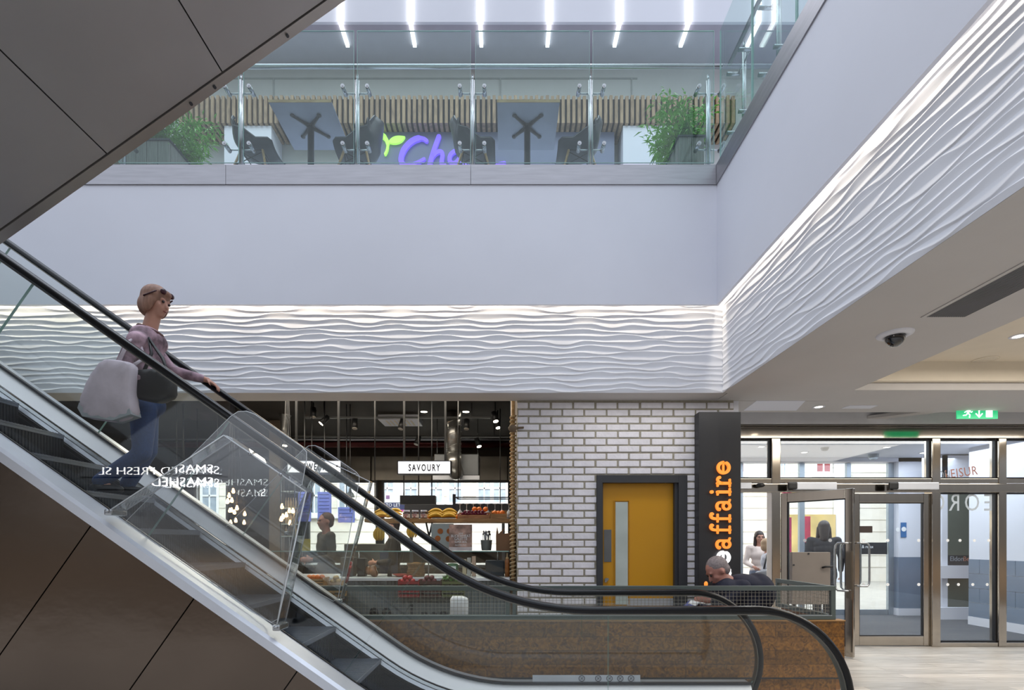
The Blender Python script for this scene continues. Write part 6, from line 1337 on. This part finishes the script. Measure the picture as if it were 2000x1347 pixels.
def bulbs(px, py, y, n, label, seed, drop=3.719):
    rnd = random.Random(seed); c = Vector((PXX(px, y), y, PH(py, y))); r = thing('filament_cluster', c, label, 'pendant lamp', 'filament pendant clusters')
    for i in range(n):
        p = c+Vector((rnd.uniform(-.13, .13), rnd.uniform(-.13, .13), rnd.uniform(-.15, .15))); b = obj('bulb', MB().lathe(p, [(0, -.045), (.02, -.04), (.026, -.015), (.014, .02), (.010, .035)], 12), M_fil, r); obj('cord', MB().cyl(p+Vector((0, 0, .035)), (c.x+(p.x-c.x)*.2, c.y+(p.y-c.y)*.2, drop), .003, n=6), M_black, b)
bulbs(453, 975, 8.0, 6, 'upper cluster of warm filament bulbs by the tall shop window', 1); bulbs(456, 1003, 8.5, 7, 'lower cluster of warm filament bulbs by the tall shop window', 2); bulbs(561, 1002, 7.4, 7, 'cluster of warm filament bulbs in front of the glass shelving', 3)
ll = thing('pendant_shade', (PXX(684, 8.6), 8.6, PH(975, 8.6)), 'small grey cone pendant lamp between the handrails and the window', 'pendant lamp'); c = Vector((PXX(684, 8.6), 8.6, PH(968, 8.6))); obj('shade', MB().lathe(c, [(.075, -.02), (.055, .04), (.025, .07), (.018, .13), (0, .135)], 20), mat('grey_shade', '#5b6068', .5), ll); obj('cord', MB().cyl(c+Vector((0, 0, .13)), (c.x, c.y, 3.719), .004), M_black, ll)
yk2 = 8.05; bc = thing('back_counter', (-3.2, yk2, 0), 'long steel back counter behind the shop workers', 'counter'); obj('steel_top', MB().bbox(-5.6, -.1, yk2, yk2+.7, 1.0, 1.05, .004), M_steel, bc); obj('steel_front', MB().box(-5.6, -.1, yk2+.05, yk2+.65, 0, .999), M_bulk, bc); obj('steel_hood', MB().bbox(PXX(668, yk2), PXX(760, yk2), yk2+.1, yk2+.6, 1.051, PH(1062, yk2), .01), M_bulk, bc)
bxw = thing('wall_board', (-2.2, 10.4, 1.6), 'grey board low wall standing before the shop window', 'board'); obj('board', MB().box(PXX(790, 10.4), PXX(1000, 10.4), 10.4, 10.45, 0, PH(985, 10.4)-.05), mat('slate_board', '#4c4f56', .6), bxw)
bxw['label'] = 'low slate grey board before the shop window, behind the fruit shelf'
bpy.data.objects.remove(kids(bxw)[0]); obj('board', MB().box(PXX(790, 10.4), PXX(888, 10.4), 10.4, 10.45, PH(1012, 10.4), PH(985, 10.4)).box(PXX(888, 10.4), PXX(996, 10.4), 10.4, 10.45, PH(1012, 10.4), PH(984, 10.4)).box(PXX(800, 10.4), PXX(806, 10.4), 10.4, 10.44, 0, PH(1012, 10.4)).box(PXX(980, 10.4), PXX(986, 10.4), 10.4, 10.44, 0, PH(1012, 10.4)), mat('slate_board', '#4c4f56', .6), bxw)
o = box_thing('yellow_notice', 583, 606, 1052, 1075, 6.7, .01, mat('yellow_card', '#b5a43c', .6), 'plain yellow card beside the worker in brown', 'card', h0=None); o['label'] = 'plain yellow card held beside the worker in brown'
# ================================================================ letters over the shop opposite, seen mirrored in the escalator glass
ml = thing('shop_front_sign', (-8.6, -5.8, 3.2), 'glowing white SMASHED lettering of the unit opposite, mirrored in the escalator glass', 'sign')
M_neon = emitter('white_neon', '#ffffff', 17.)
MR = Matrix.Translation((-7.05, -5.8, 3.08)) @ Matrix(((-1, 0, 0, 0), (0, 0, 1, 0), (0, 1, 0, 0), (0, 0, 0, 1)))
obj('lettering', MB().text('SMASHED FRESH SL', MR, .29, .01, 1.25, off=-.008), M_neon, ml); obj('lettering', MB().text('SMASHED', Matrix.Translation((0, 0, -.33)) @ MR, .32, .01, 1.1, off=-.008), M_neon, ml)
obj('sign_panel', MB().bbox(-10.9, -6.9, -5.9, -5.83, 3.01, 3.04, .005).bbox(-10.9, -6.9, -5.9, -5.83, 2.70, 2.73, .005), M_black, ml)
